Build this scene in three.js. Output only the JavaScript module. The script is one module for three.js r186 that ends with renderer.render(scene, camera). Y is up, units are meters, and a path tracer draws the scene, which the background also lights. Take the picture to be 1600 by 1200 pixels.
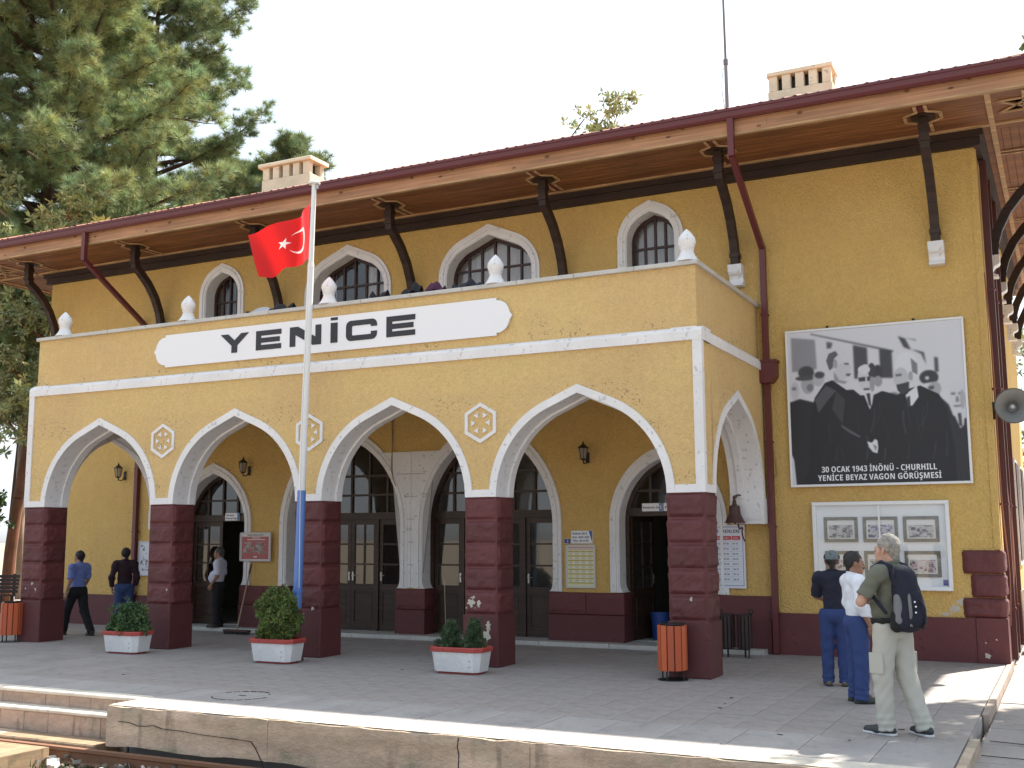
import * as THREE from 'three';
import { mergeGeometries, mergeVertices } from 'three/addons/utils/BufferGeometryUtils.js';

// ------------------------------------------------------------------ camera, sky, sun, exposure
const scene = new THREE.Scene();
const camera = new THREE.PerspectiveCamera(38.46, 4 / 3, 0.1, 900);
{
  const yaw = 0.4671, pitch = 0.1366, roll = -0.0051;
  const fw = new THREE.Vector3(-Math.sin(yaw), 0, -Math.cos(yaw)), rt = new THREE.Vector3(Math.cos(yaw), 0, -Math.sin(yaw));
  const F = fw.clone().multiplyScalar(Math.cos(pitch)).setY(Math.sin(pitch));
  const U = fw.clone().multiplyScalar(-Math.sin(pitch)).setY(Math.cos(pitch));
  const R2 = rt.clone().multiplyScalar(Math.cos(roll)).addScaledVector(U, Math.sin(roll));
  const U2 = U.clone().multiplyScalar(Math.cos(roll)).addScaledVector(rt, -Math.sin(roll));
  camera.position.set(4.1847, 1.8, 13.7499);
  camera.quaternion.setFromRotationMatrix(new THREE.Matrix4().makeBasis(R2, U2, F.negate()));
}
const renderer = new THREE.WebGLRenderer();
renderer.toneMapping = THREE.LinearToneMapping;
renderer.toneMappingExposure = 2.7;
renderer.shadowMap.enabled = true;
const SUN_EL = 52.3 * Math.PI / 180;
const SUN = new THREE.Vector3(0.402 * Math.cos(SUN_EL), Math.sin(SUN_EL), -0.9156 * Math.cos(SUN_EL)).normalize();
{
  const W = 256, H = 128, d = new Float32Array(W * H * 4), v = new THREE.Vector3();
  for (let j = 0; j < H; j++) for (let i = 0; i < W; i++) {
    const th = ((i + .5) / W - .5) * 2 * Math.PI, ph = ((j + .5) / H - .5) * Math.PI;
    v.set(Math.cos(ph) * Math.cos(th), Math.sin(ph), Math.cos(ph) * Math.sin(th));
    const c = Math.max(0, v.dot(SUN)), y = Math.max(0, v.y);
    const haze = Math.exp(-y * 3.2), glow = Math.pow(c, 2) * .62 + Math.pow(c, 6) * .5 + Math.pow(c, 40) * 1.2;
    let r = .255 + .17 * haze + glow * .52, g = .335 + .12 * haze + glow * .50, b = .43 + .05 * haze + glow * .46;
    if (v.y < 0) { r = .2; g = .19; b = .18; }
    d.set([r, g, b, 1], (j * W + i) * 4);
  }
  const sky = new THREE.DataTexture(d, W, H, THREE.RGBAFormat, THREE.FloatType);
  sky.mapping = THREE.EquirectangularReflectionMapping; sky.magFilter = sky.minFilter = THREE.LinearFilter; sky.needsUpdate = true;
  scene.background = sky; scene.environment = sky;
}
const sun = new THREE.DirectionalLight(new THREE.Color(1, .93, .81), 4.9);
sun.position.copy(SUN).multiplyScalar(70); sun.castShadow = true; sun.shadow.radius = 1.2;
Object.assign(sun.shadow.camera, { left: -45, right: 30, top: 40, bottom: -40, near: 1, far: 160 });
sun.shadow.mapSize.set(4096, 4096);
scene.add(sun);

// ------------------------------------------------------------------ helpers
const mul = (s) => () => { s |= 0; s = s + 0x6D2B79F5 | 0; let t = Math.imul(s ^ s >>> 15, 1 | s); t = t + Math.imul(t ^ t >>> 7, 61 | t) ^ t; return ((t ^ t >>> 14) >>> 0) / 4294967296; };
const rnd = mul(7), V = (x, y, z) => new THREE.Vector3(x, y, z), PI = Math.PI;
const clamp = (x, a = 0, b = 1) => Math.min(b, Math.max(a, x)), sm = (a, b, x) => { x = clamp((x - a) / (b - a)); return x * x * (3 - 2 * x); };
const hash = (i, j, k = 0) => { let h = Math.imul(i, 374761393) + Math.imul(j, 668265263) + Math.imul(k, 2147483647 - 1274126177); h = Math.imul(h ^ h >>> 13, 1274126177); return ((h ^ h >>> 16) >>> 0) / 4294967296; };
function vn(x, y, px, py, s = 0) {                       // value noise, periodic
  const i = Math.floor(x), j = Math.floor(y); let u = x - i, v = y - j; u = u * u * (3 - 2 * u); v = v * v * (3 - 2 * v);
  const m = (a, p) => ((a % p) + p) % p, a = m(i, px), b = m(i + 1, px), c = m(j, py), d = m(j + 1, py);
  return (hash(a, c, s) * (1 - u) + hash(b, c, s) * u) * (1 - v) + (hash(a, d, s) * (1 - u) + hash(b, d, s) * u) * v;
}
function fb(u, v, fx, fy, oct, s = 0) { let t = 0, a = .5, n = 0; for (let o = 0; o < oct; o++) { t += a * vn(u * fx, v * fy, fx, fy, s + o); n += a; a *= .5; fx *= 2; fy *= 2; } return t / n; }
const used = {};
const numbered = (n) => { const k = used[n] = (used[n] ?? -1) + 1; return k ? n + '_' + String(k).padStart(3, '0') : n; };
function tag(o, label, category, group, kind) { const u = o.userData; if (label) u.label = label; if (category) u.category = category; if (group) u.group = group; if (kind) u.kind = kind; return o; }
function thing(name, label, category, p = [0, 0, 0], turn = 0, group) {
  const o = new THREE.Group(); o.name = numbered(name); o.position.set(...p); o.rotation.y = turn; scene.add(o); return tag(o, label, category, group);
}
function part(name, geo, mat, parent) { const m = new THREE.Mesh(geo, mat); m.name = parent === scene ? numbered(name) : name; parent.add(m); return m; }
function node(name, parent) { const g = new THREE.Group(); g.name = name; parent.add(g); return g; }
// tri-planar style uv in metres, flat faces kept
function uvm(g) {
  g = g.index ? g.toNonIndexed() : g; if (!g.attributes.normal) g.computeVertexNormals();
  const p = g.attributes.position, n = p.count, uv = new Float32Array(n * 2), a = V(), b = V(), c = V();
  for (let i = 0; i < n; i += 3) {
    a.fromBufferAttribute(p, i); b.fromBufferAttribute(p, i + 1).sub(a); c.fromBufferAttribute(p, i + 2).sub(a); b.cross(c);
    const x = Math.abs(b.x), y = Math.abs(b.y), z = Math.abs(b.z);
    for (let k = 0; k < 3; k++) { const q = i + k; const [s, t] = z >= x && z >= y ? [p.getX(q), p.getY(q)] : x >= y ? [p.getZ(q), p.getY(q)] : [p.getX(q), p.getZ(q)]; uv[q * 2] = s; uv[q * 2 + 1] = t; }
  }
  g.setAttribute('uv', new THREE.BufferAttribute(uv, 2)); return g;
}
function merge(l) {
  l = l.flat().map((g) => { g = g.index ? g.toNonIndexed() : g; if (!g.attributes.normal) g.computeVertexNormals(); if (!g.attributes.uv) uvm(g); for (const k of Object.keys(g.attributes)) if (!['position', 'normal', 'uv'].includes(k)) g.deleteAttribute(k); return g; });
  return l.length > 1 ? mergeGeometries(l) : l[0];
}
const bx = (x0, x1, y0, y1, z0, z1) => uvm(new THREE.BoxGeometry(x1 - x0, y1 - y0, z1 - z0).translate((x0 + x1) / 2, (y0 + y1) / 2, (z0 + z1) / 2));
function cbx(x0, x1, y0, y1, z0, z1, c = .01) {            // chamfered box
  const a = (x1 - x0) / 2, b = (y1 - y0) / 2, s = new THREE.Shape([[-a + c, -b + c], [a - c, -b + c], [a - c, b - c], [-a + c, b - c]].map((q) => new THREE.Vector2(...q)));
  const g = new THREE.ExtrudeGeometry(s, { depth: z1 - z0 - 2 * c, bevelThickness: c, bevelSize: c, bevelSegments: 1, curveSegments: 1 });
  return uvm(g.translate((x0 + x1) / 2, (y0 + y1) / 2, z0 + c));
}
const V2 = (l) => l.map((q) => new THREE.Vector2(q[0], q[1]));
const ext = (pts, z0, z1, holes = []) => { const s = new THREE.Shape(V2(pts)); for (const h of holes) s.holes.push(new THREE.Path(V2(h))); return uvm(new THREE.ExtrudeGeometry(s, { depth: z1 - z0, bevelEnabled: false }).translate(0, 0, z0)); };
const sideways = (g, x) => { g.rotateY(PI / 2).translate(x, 0, 0); return uvm(g); };     // local x -> -z, extrusion -> +x
const _q = new THREE.Quaternion();
function bar(p, q, w, h = w, up = [0, 1, 0]) {             // box beam from p to q
  p = V(...p); q = V(...q); const d = q.clone().sub(p), L = d.length(); d.normalize();
  let u = V(...up); if (Math.abs(u.dot(d)) > .98) u = V(1, 0, 0); const r = u.clone().cross(d).normalize(); u = d.clone().cross(r);
  const g = new THREE.BoxGeometry(w, h, L); g.applyMatrix4(new THREE.Matrix4().makeBasis(r, u, d).setPosition(p.add(q).multiplyScalar(.5))); return uvm(g);
}
function rod(p, q, r0, r1 = r0, n = 8) {
  p = V(...p); q = V(...q); const d = q.clone().sub(p), L = d.length(); const g = new THREE.CylinderGeometry(r1, r0, L, n, 1);
  g.applyQuaternion(_q.setFromUnitVectors(V(0, 1, 0), d.normalize())); g.translate((p.x + q.x) / 2, (p.y + q.y) / 2, (p.z + q.z) / 2); return g;
}
const tube = (pts, r, n = 24, k = 6) => new THREE.TubeGeometry(new THREE.CatmullRomCurve3(pts.map((p) => V(...p))), n, r, k);
const lathe = (pts, n = 20) => new THREE.LatheGeometry(V2(pts), n);

function arch(cx, y0, h, H, th = 1.17, n = 14) {           // keel arch: arc then straight flank to the apex, left to right
  const c = Math.cos(th), s = Math.sin(th), r = (H * s - h * c) / (1 - c), R = [];
  for (let i = 0; i <= n; i++) { const t = th * i / n; R.push([h - r + r * Math.cos(t), r * Math.sin(t)]); }
  R.push([0, H]);
  return [...R.map(([x, y]) => [cx - x, y0 + y]), ...R.slice(0, -1).reverse().map(([x, y]) => [cx + x, y0 + y])];
}
const archY = (pts, x) => { for (let i = 0; i + 1 < pts.length; i++) { const [a, b] = pts[i], [c, d] = pts[i + 1]; if (x >= a && x <= c && c > a) return b + (d - b) * (x - a) / (c - a); } return pts[0][1]; };
const ring = (o, i, z0, z1) => ext([...o, ...[...i].reverse()], z0, z1);

// ------------------------------------------------------------------ textures and materials
function tex(n, fn, srgb, rep = 1, m = n) {
  const d = new Uint8Array(n * m * 4);
  for (let j = 0; j < m; j++) for (let i = 0; i < n; i++) { const q = fn(i / n, j / m); const k = (j * n + i) * 4; if (q.length) { d[k] = clamp(q[0]) * 255; d[k + 1] = clamp(q[1]) * 255; d[k + 2] = clamp(q[2]) * 255; } else d[k] = d[k + 1] = d[k + 2] = clamp(q) * 255; d[k + 3] = 255; }
  const t = new THREE.DataTexture(d, n, m); t.wrapS = t.wrapT = THREE.RepeatWrapping; t.magFilter = THREE.LinearFilter; t.minFilter = THREE.LinearMipmapLinearFilter; t.generateMipmaps = true;
  if (srgb) t.colorSpace = THREE.SRGBColorSpace; const r = [].concat(rep); t.repeat.set(r[0], r[1] ?? r[0]); t.needsUpdate = true; return t;
}
const again = (t, rx, ry = rx) => { const c = t.clone(); c.repeat.set(rx, ry); c.needsUpdate = true; return c; };
const mat = (c, rough = .8, o = {}) => new THREE.MeshStandardMaterial({ color: new THREE.Color().setRGB(...c), roughness: rough, ...o });
const grey = (v) => [v, v, v];
const castBump = tex(512, (u, v) => { const a = fb(u, v, 64, 44, 3, 3), b = fb(u, v, 20, 16, 3, 9); return sm(.30, .75, a) * .85 + b * .12; }, false, 1 / 1.0);
const castTex = (spk) => tex(1024, (u, v) => {
  const a = fb(u, v, 5, 6, 4, 21), b = fb(u, v, 70, 60, 3, 5), d = fb(u, v, 9, 10, 3, 61), e = fb(u, v, 230, 200, 2, 71), f = fb(u, v, 40, 7, 3, 33);
  let k = .94 + .04 * a + .04 * (b - .5) + .02 * (f - .5) + .08 * (e - .5); const sp = sm(.66, .80, e) * sm(.52, .70, d); k *= 1 - spk * sp;
  return [k, k * (.985 + .03 * (a - .5)), k * (.985 + .06 * (d - .5))];
}, true, 1 / 4.7), castMap = castTex(.05), castSpeck = castTex(.26);
const blotch = tex(512, (u, v) => { const a = fb(u, v, 4, 4, 5, 41), b = fb(u, v, 60, 60, 3, 44), c = fb(u, v, 22, 30, 3, 48); const k = .86 + .16 * a + .07 * (b - .5) - .3 * sm(.66, .8, c) * sm(.5, .7, a); return [k, k * .995, k * .98]; }, true, 1 / 1.3);
const cleanMap = tex(512, (u, v) => { const a = fb(u, v, 5, 5, 4, 141), b = fb(u, v, 50, 50, 3, 144), c = fb(u, v, 30, 30, 2, 148); const k = .93 + .07 * a + .03 * (b - .5) - .12 * sm(.74, .84, c); return [k, k * .995, k * .985]; }, true, 1 / 1.7);
const fineBump = tex(256, (u, v) => fb(u, v, 40, 40, 3, 51), false, 1 / .5);
const grain = tex(512, (u, v) => { const a = fb(u, v, 3, 60, 4, 81), b = fb(u, v, 8, 8, 3, 85), c = fb(u, v, 2, 14, 2, 87); const k = .62 + .34 * a + .24 * (b - .5) + .2 * (c - .5); return [k, k * .97, k * .93]; }, true, [1 / 1.6, 1 / .5]);
const knotty = tex(1024, (u, v) => {
  const a = fb(u, v, 4, 50, 4, 91), b = fb(u, v, 7, 6, 3, 95); let k = .7 + .26 * a + .22 * (b - .5), w = 0;
  for (let i = 0; i < 14; i++) { const x = hash(i, 3, 9), y = hash(i, 8, 2), du = Math.abs(u - x), dv = Math.abs(v - y); const q = Math.hypot(Math.min(du, 1 - du) * (60 + 60 * hash(i, 5, 1)), Math.min(dv, 1 - dv) * (26 + 22 * hash(i, 6, 1))) + (b - .5) * .9; w = Math.max(w, (1 - sm(.2, 1, q)) * (.5 + .5 * hash(i, 7, 3))); }
  k *= 1 - .55 * w; return [k, k * (.96 - .12 * w), k * (.92 - .14 * w)];
}, true, [1 / 4, 1 / 1.1], 512);
const stainMap = tex(1024, (u, v) => {
  const a = fb(u, v, 6, 6, 5, 101), st = fb(u, v, 34, 2, 4, 105), b = fb(u, v, 90, 90, 3, 109), lay = fb(u, v, 3, 20, 3, 111);
  const k = .66 + .3 * a + .14 * (b - .5) - .17 * sm(.56, .78, st) * sm(.3, .6, a) + .12 * (lay - .5), g = sm(.55, .8, fb(u, v, 12, 3, 3, 115));
  return [k * (1 - .10 * g), k * (.97 - .05 * g), k * (.93 - .06 * g)];
}, true, [1 / 4.3, 1 / 1.35]);
const stoneMap = tex(512, (u, v) => { const a = fb(u, v, 5, 5, 5, 121), b = fb(u, v, 80, 80, 2, 125), c = fb(u, v, 14, 14, 3, 127); const k = .86 + .11 * a + .07 * (b - .5) - .06 * sm(.62, .8, c); return [k, k * .99, k * .975]; }, true, 1 / 2.3);
const clothBump = tex(256, (u, v) => .5 + .25 * Math.sin(u * 2 * PI * 64) + .25 * Math.sin(v * 2 * PI * 64), false, 6);

const YELLOW = mat([.69, .465, .155], .92, { map: castMap, bumpMap: castBump, bumpScale: .012 });
const YELLOW_FRONT = mat([.71, .51, .225], .92, { map: again(castSpeck, 1 / 5.3, 1 / 4.1), bumpMap: castBump, bumpScale: .009 });
const WHITE = mat([.80, .79, .81], .7, { map: cleanMap, bumpMap: fineBump, bumpScale: .002 });
const CREAM = mat([.84, .75, .58], .85, { map: blotch, bumpMap: fineBump, bumpScale: .003 });
const MAROON = mat([.135, .031, .033], .62, { map: again(blotch, 1 / .9), bumpMap: fineBump, bumpScale: .002 });
const MAROON_B = mat([.112, .026, .028], .62, { map: again(blotch, 1 / .7), bumpMap: fineBump, bumpScale: .002 });
const PIPE = mat([.115, .022, .024], .38);
const BEAM = mat([.045, .020, .014], .6, { map: grain });
const DOORWOOD = mat([.060, .030, .018], .5, { map: again(grain, 1 / .9, 1 / .35) });
const PLANKS = [0, 1, 2].map((i) => mat([.29 + .03 * i, .118 + .011 * i, .044 + .005 * i], .62, { map: again(grain, 1 / (2.1 + .3 * i), 1 / (.43 + .07 * i)) }));
const FASCIA = mat([.58, .33, .19], .65, { map: knotty });
const TRIM = mat([.66, .44, .25], .65, { map: again(grain, 1 / 1.9, 1 / .6) });
const TILE = [0, 1, 2].map((i) => mat([.50 - .05 * i, .22 - .02 * i, .13], .85, { map: again(blotch, 1 / .8) }));
const GLASS = new THREE.MeshPhysicalMaterial({ color: 0xffffff, roughness: .03, transmission: 1, thickness: 0, ior: 1.5 });
const BLACK = mat(grey(.012), .5), IRON = mat([.03, .022, .02], .5, { metalness: .3 }), STEEL = mat(grey(.45), .35, { metalness: .9 });
const MARBLE = mat([.62, .61, .59], .5, { map: stoneMap });
const ROOM = mat([.28, .27, .25], .9);

// ------------------------------------------------------------------ the station building (one thing, many parts)
const D = -3.28, XL = -16.0, XR = 3.25, ZB = -14.6, S = 3.0, PW = .4955, PH = 2.337;
const station = thing('station_building', 'long yellow two storey station with white keel arches, maroon pillars and wide wooden eaves', 'building');
const PX = [0, 1, 2, 3, 4].map((i) => -(4 - i) * S);        // right edge of each pillar
const AC = [0, 1, 2, 3].map((i) => PX[i] + (S - PW) / 2);   // centre of each arch
const HA = (S - PW) / 2, TW = .112;
// openings of the main wall: doors [centre, half, spring, rise], windows
const DOORS = [[-11.08, .82, 2.0, 1.06], [-7.95, 1.28, 2.0, 1.66], [-4.92, 1.28, 2.0, 1.66], [-1.62, .82, 2.0, 1.06]];
const WINS = [[-11.03, .42, 6.70, .47], [-7.92, .84, 6.44, .73], [-4.86, .86, 6.44, .73], [-1.80, .42, 6.70, .47]];
const SILL = 5.45;
{
  const out = [[XL, 0]];
  for (const [c, h, y, H] of DOORS) out.push([c - h - .02, 0], ...arch(c, y, h + .02, H + .02), [c + h + .02, 0]);
  out.push([XR, 0], [XR, 7.74], [XL, 7.74]);
  const holes = WINS.map(([c, h, y, H]) => [[c - h - .02, SILL], ...arch(c, y, h + .02, H + .02), [c + h + .02, SILL]]);
  part('front_wall', ext(out, D - .42, D, holes), YELLOW, station);
}
part('end_wall', merge([bx(XR - .4, XR, 0, 7.74, ZB, D - .42)]), YELLOW, station);
for (const [z, w] of [[-3.95, .10], [-5.0, .09], [-6.3, .10]]) { const P = node('downpipe', station); part('pipe', bx(XR + .02, XR + .02 + w, .0, 7.42, z - w / 2, z + w / 2), mat([.085, .020, .018], .5), P); for (const y of [.7, 2.2, 3.9, 5.4]) part('pipe_clip', bx(XR + .002, XR + w + .035, y, y + .03, z - w / 2 - .012, z + w / 2 + .012), PIPE, P); }
for (const z of [-7.4, -9.8, -12.2]) { const G = node('side_window', station); part('frame', merge([bx(XR - .01, XR + .03, 1.2, 3.2, z - .6, z + .6)]), WHITE, G); part('shutter', bx(XR + .031, XR + .05, 1.28, 3.12, z - .52, z + .52), mat([.06, .025, .018], .5), G); }
part('end_wall', merge([bx(XL, XL + .4, 0, 7.74, ZB, D - .42)]), YELLOW, station);
part('back_wall', bx(XL + .4, XR - .4, 0, 7.74, ZB, ZB + .4), YELLOW, station);
part('room_floor', bx(XL + .4, XR - .4, -.02, .08, ZB + .4, D - .42), MARBLE, station);
part('upper_floor', bx(XL + .4, XR - .4, 4.35, 4.55, ZB + .4, D - .42), ROOM, station);
part('attic_floor', bx(XL + .4, XR - .4, 7.55, 7.7, ZB + .4, D - .42), ROOM, station);
part('inner_wall', merge([bx(-9.6, -9.45, .08, 4.35, ZB + .4, D - .42), bx(-3.35, -3.2, .08, 4.35, ZB + .4, D - .42), bx(XL + .4, XR - .4, .08, 4.35, -8.2, -8.05), bx(-9.6, -9.45, 4.55, 7.55, ZB + .4, D - .42), bx(-6.45, -6.3, 4.55, 7.55, ZB + .4, D - .42), bx(-3.35, -3.2, 4.55, 7.55, ZB + .4, D - .42), bx(XL + .4, XR - .4, 4.55, 7.55, -8.2, -8.05)]), ROOM, station);
// corner bead on the right corner
part('corner_bead', merge([bx(XR - .07, XR + .02, 1.57, 7.4, D - .07, D + .02)]), YELLOW, station);

// dado and quoins
const DW = .04;
const dado = node('dado', station);
part('dado_panel', merge([bx(XL - DW, -12.5, 0, .62, D + .002, D + DW), bx(XL - DW, XL - .002, 0, .62, ZB, D)]), MAROON_B, dado);
part('dado_panel', bx(.03, 2.88, 0, .615, D + .002, D + DW), MAROON, dado);
part('corner_block', cbx(2.885, XR + .05, 0, .62, D - .35, D + .055, .006), MAROON, dado);
part('dado_panel', bx(XR + .002, XR + DW, 0, .62, ZB, D - .35), MAROON, dado);
function rock(w, h, d, faces = 'zx', seed = 1, mg = .020, amp = .040) {      // rusticated block: drafted margin, rough middle, on +z and +-x faces
  const g = new THREE.BoxGeometry(w, h, d, Math.round(w / .022), Math.round(h / .021), Math.round(d / .024)), p = g.attributes.position, n = g.attributes.normal;
  for (let i = 0; i < p.count; i++) {
    const nx = n.getX(i), ny = n.getY(i), nz = n.getZ(i); if (Math.abs(ny) > .5) continue;
    const a = Math.abs(nz) > .5 ? w / 2 - Math.abs(p.getX(i)) : d / 2 - Math.abs(p.getZ(i)), b = h / 2 - Math.abs(p.getY(i)), e = Math.min(a, b);
    const s = Math.abs(nz) > .5 ? p.getX(i) : p.getZ(i) + 9, t = p.getY(i);
    const k = sm(mg * .75, mg * 1.5, e), q = vn(s * 7 + seed * 17, t * 8 + seed * 3, 99991, 99991, seed) * .42 + vn(s * 16 + seed, t * 18, 99991, 99991, seed + 3) * .34 + vn(s * 34 + seed, t * 37, 99991, 99991, seed + 5) * .24;
    const off = k * (amp * .22 + amp * 1.05 * q);
    p.setX(i, p.getX(i) + nx * off); p.setZ(i, p.getZ(i) + nz * off);
  }
  const r = mergeVertices(new THREE.BufferGeometry().setAttribute('position', p).setIndex(g.index), 1e-4); r.computeVertexNormals(); return uvm(r);
}
[[2.75, .62, .895], [2.87, .90, 1.225], [2.77, 1.23, 1.56]].forEach(([x0, y0, y1], i) => {
  const w = XR + .03 - x0, g = rock(w, y1 - y0 - .006, .42, 'zx', 40 + i); g.translate(x0 + w / 2, (y0 + y1) / 2, D + .03 - .21); part('quoin', g, MAROON, station);
});

// pillars
PX.forEach((xr, i) => {
  const P = node('pillar', station), cx = xr - PW / 2, cz = -PW / 2 + .005;
  part('plinth', cbx(xr - PW - .03, xr + .03, 0, .70, -.511, .03, .012), MAROON_B, P);
  part('core', bx(xr - PW - .004, xr + .004, .70, PH - .002, -.484, .004), MAROON, P);
  for (let k = 0; k < 5; k++) {
    const h = (PH - .705) / 5, g = rock(PW, h - .014, .4808, 'zx', i * 7 + k + 1); g.translate(cx, .705 + h * (k + .5), -.2404);
    part('stone', g, (i + k) % 2 ? MAROON : MAROON_B, P);
  }
});
const PLASTER = mat([.58, .53, .45], .9, { map: blotch });
function patch(cx, cy, r, seed, asp = 1.3) { const q = mul(seed), pts = []; for (let i = 0; i < 15; i++) { const a = i / 15 * 2 * PI, k = r * (.35 + .75 * q()); pts.push([cx + Math.cos(a) * k, cy + Math.sin(a) * k * asp]); } return pts; }
// bare patches where the maroon paint has flaked off
{
  const l = [[-3.37, .95, .07, 3, .55], [-3.39, .87, .075, 5, 1.0], [-3.43, .80, .045, 6, 1.3], [-3.27, .85, .05, 8, 1.5], [-3.24, .78, .03, 14, 1.2], [-3.33, .79, .02, 16, 1]].map(([x, y, r, s, a]) => ext(patch(x, y, r, s, a), .01, .028));
  l.push(...[[-3.12, .56, .05, 9, 1.5], [-3.14, .44, .075, 12, 1.5]].map(([x, y, r, s, a]) => ext(patch(x, y, r, s, a), .02, .0335)));
  l.push(...[[-12.2, 1.0, .022, 2], [-12.35, .92, .016, 4], [-12.1, .90, .03, 15], [-9.05, .95, .02, 7], [-6.12, .72, .03, 17], [-.20, .98, .025, 19]].map(([x, y, r, s]) => ext(patch(x, y, r, s), .01, .036)));
  l.push(...[[3.02, .10, .055, 21, .9], [3.0, .28, .014, 22], [3.14, .33, .014, 23]].map(([x, y, r, s, a]) => ext(patch(x, y, r, s, a), D + .04, D + .058)));
  l.push(...[[2.70, .84, .06, 31, 1.2], [2.62, .74, .08, 33, .9], [2.5, .66, .1, 35, .3]].map(([x, y, r, s, a]) => ext(patch(x, y, r, s, a), D - .01, D + .003)));
  part('bare_patch', merge(l), PLASTER, station);
}

// portico: front wall over the arches, side walls, parapet
const Y0 = PH, XPL = PX[0] - PW, BAND0 = 4.325, BAND1 = 4.50, PT = 5.345;
{
  const pts = [[XPL, Y0]];
  for (const c of AC) pts.push([c - HA - TW + .004, Y0], ...arch(c, Y0, HA + TW - .004, 1.394 + .12).slice(1, -1), [c + HA + TW - .004, Y0]);
  pts.push([0, Y0], [0, BAND1 - .03], [XPL, BAND1 - .03]);
  part('portico_wall', ext(pts, -.48, 0), YELLOW_FRONT, station);
  const SC = 1.74, sp = [[.482, Y0]]; sp.push([SC - HA - TW + .004, Y0], ...arch(SC, Y0, HA + TW - .004, 1.394 + .12).slice(1, -1), [SC + HA + TW - .004, Y0], [3.278, Y0], [3.278, BAND1 - .03], [.482, BAND1 - .03]);
  for (const x of [-.48, XPL]) {
    part('portico_side_wall', sideways(ext(sp, 0, .48), x), YELLOW_FRONT, station);
    part('arch_trim', sideways(ring(arch(SC, Y0, HA + TW, 1.394 + .12), arch(SC, Y0, HA, 1.394), -.02, .50), x), WHITE, station);
    part('arch_rib', sideways(ring(arch(SC, Y0, HA + .02, 1.40), arch(SC, Y0, HA - .03, 1.36), .1, .2), x), WHITE, station);
    part('impost', merge([bx(x - .02, x + .50, 1.955, Y0 - .002, D + .002, D + .30), bx(x + .02, x + .46, 2.02, Y0 - .02, D + .3, D + .315)]), WHITE, station);
  }
  for (const c of AC) {
    part('arch_trim', ring(arch(c, Y0, HA + TW, 1.394 + .12), arch(c, Y0, HA, 1.394), -.49, .026), WHITE, station);
    part('arch_rib', ring(arch(c, Y0, HA + .02, 1.40), arch(c, Y0, HA - .03, 1.36), -.47, -.33), WHITE, station);
  }
  // white strips: pillar heads, corners, cornice band
  const heads = []; PX.forEach((x, i) => { const a = i ? x - PW + TW : x - PW + .0, b = i < 4 ? x - TW : x; heads.push(bx(a, b, Y0 + .001, Y0 + .105, -.4, .025)); });
  heads.push(bx(-.2, .026, Y0 + .0015, Y0 + .1045, -.4, .0235), bx(XPL - .026, XPL + .2, Y0 + .0015, Y0 + .1045, -.4, .0235));
  for (const h of heads) part('pillar_head', h, WHITE, station);
  part('corner_strip', bx(-.10, .0255, Y0 + .105, BAND0, -.075, .0245), WHITE, station);
  part('corner_strip', bx(XPL - .0255, XPL + .10, Y0 + .105, BAND0, -.075, .0245), WHITE, station);
  const prof = [[0, BAND0], [.03, BAND0], [.03, BAND1 - .055], [.0, BAND1 - .012], [-.06, BAND1 + .012], [-.4, BAND1 + .012], [-.4, BAND0]];      // (outwards, y)
  const band = new THREE.Shape(V2(prof));
  const front = new THREE.ExtrudeGeometry(band, { depth: -XPL + .056, bevelEnabled: false }); front.applyMatrix4(new THREE.Matrix4().makeBasis(V(0, 0, 1), V(0, 1, 0), V(-1, 0, 0)).setPosition(.028, 0, 0));
  const sideR = new THREE.ExtrudeGeometry(band, { depth: 3.27, bevelEnabled: false }); sideR.translate(0, 0, -3.275);
  const sideL = new THREE.ExtrudeGeometry(band, { depth: 3.27, bevelEnabled: false }); sideL.applyMatrix4(new THREE.Matrix4().makeBasis(V(-1, 0, 0), V(0, 1, 0), V(0, 0, -1)).setPosition(XPL, 0, -.003));
  part('cornice_band', merge([uvm(front), uvm(sideR), uvm(sideL)]), WHITE, station);
  part('terrace_floor', bx(XPL + .3, -.3, 4.2, 4.42, D + .002, -.3), CREAM, station);
  part('parapet', merge([bx(XPL + .06, -.06, BAND1, PT, -.26, -.065), bx(-.26, -.06, BAND1, PT, D + .002, -.26), bx(XPL + .06, XPL + .26, BAND1, PT, D + .002, -.26)]), YELLOW_FRONT, station);
  part('corner_strip', merge([bx(-.16, -.052, BAND1 + .012, PT - .002, -.16, -.057)]), YELLOW_FRONT, station);
  const n = 14, cop = node('coping', station), L = -XPL - .02;
  for (let i = 0; i < n; i++) part('coping_slab', cbx(XPL + .01 + L * i / n + .002, XPL + .01 + L * (i + 1) / n - .002, PT + .001, PT + .062, -.31, -.015, .008), MARBLE, cop);
  for (const x of [-.31, XPL + .01]) for (let i = 0; i < 3; i++) { const a = D + .004, z = (-.313 - a) / 3; part('coping_slab', cbx(x, x + .30, PT + .001, PT + .061, a + z * i + .003, a + z * (i + 1) - .003, .008), MARBLE, cop); }
  // finials
  const fp = [[.001, .465], [.03, .44], [.075, .39], [.115, .33], [.122, .28], [.108, .225], [.09, .205], [.098, .195], [.098, .18], [.085, .165], [.092, .14], [.105, .10], [.13, .06], [.165, .015], [.17, 0], [.001, 0]].map(([a, b]) => [a, b]);
  for (const x of [-11.92, -8.98, -6.06, -3.09, -.19]) { const g = lathe(fp.slice().reverse(), 16); g.translate(x, PT + .061, -.16); part('finial', g, WHITE, station); }
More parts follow.
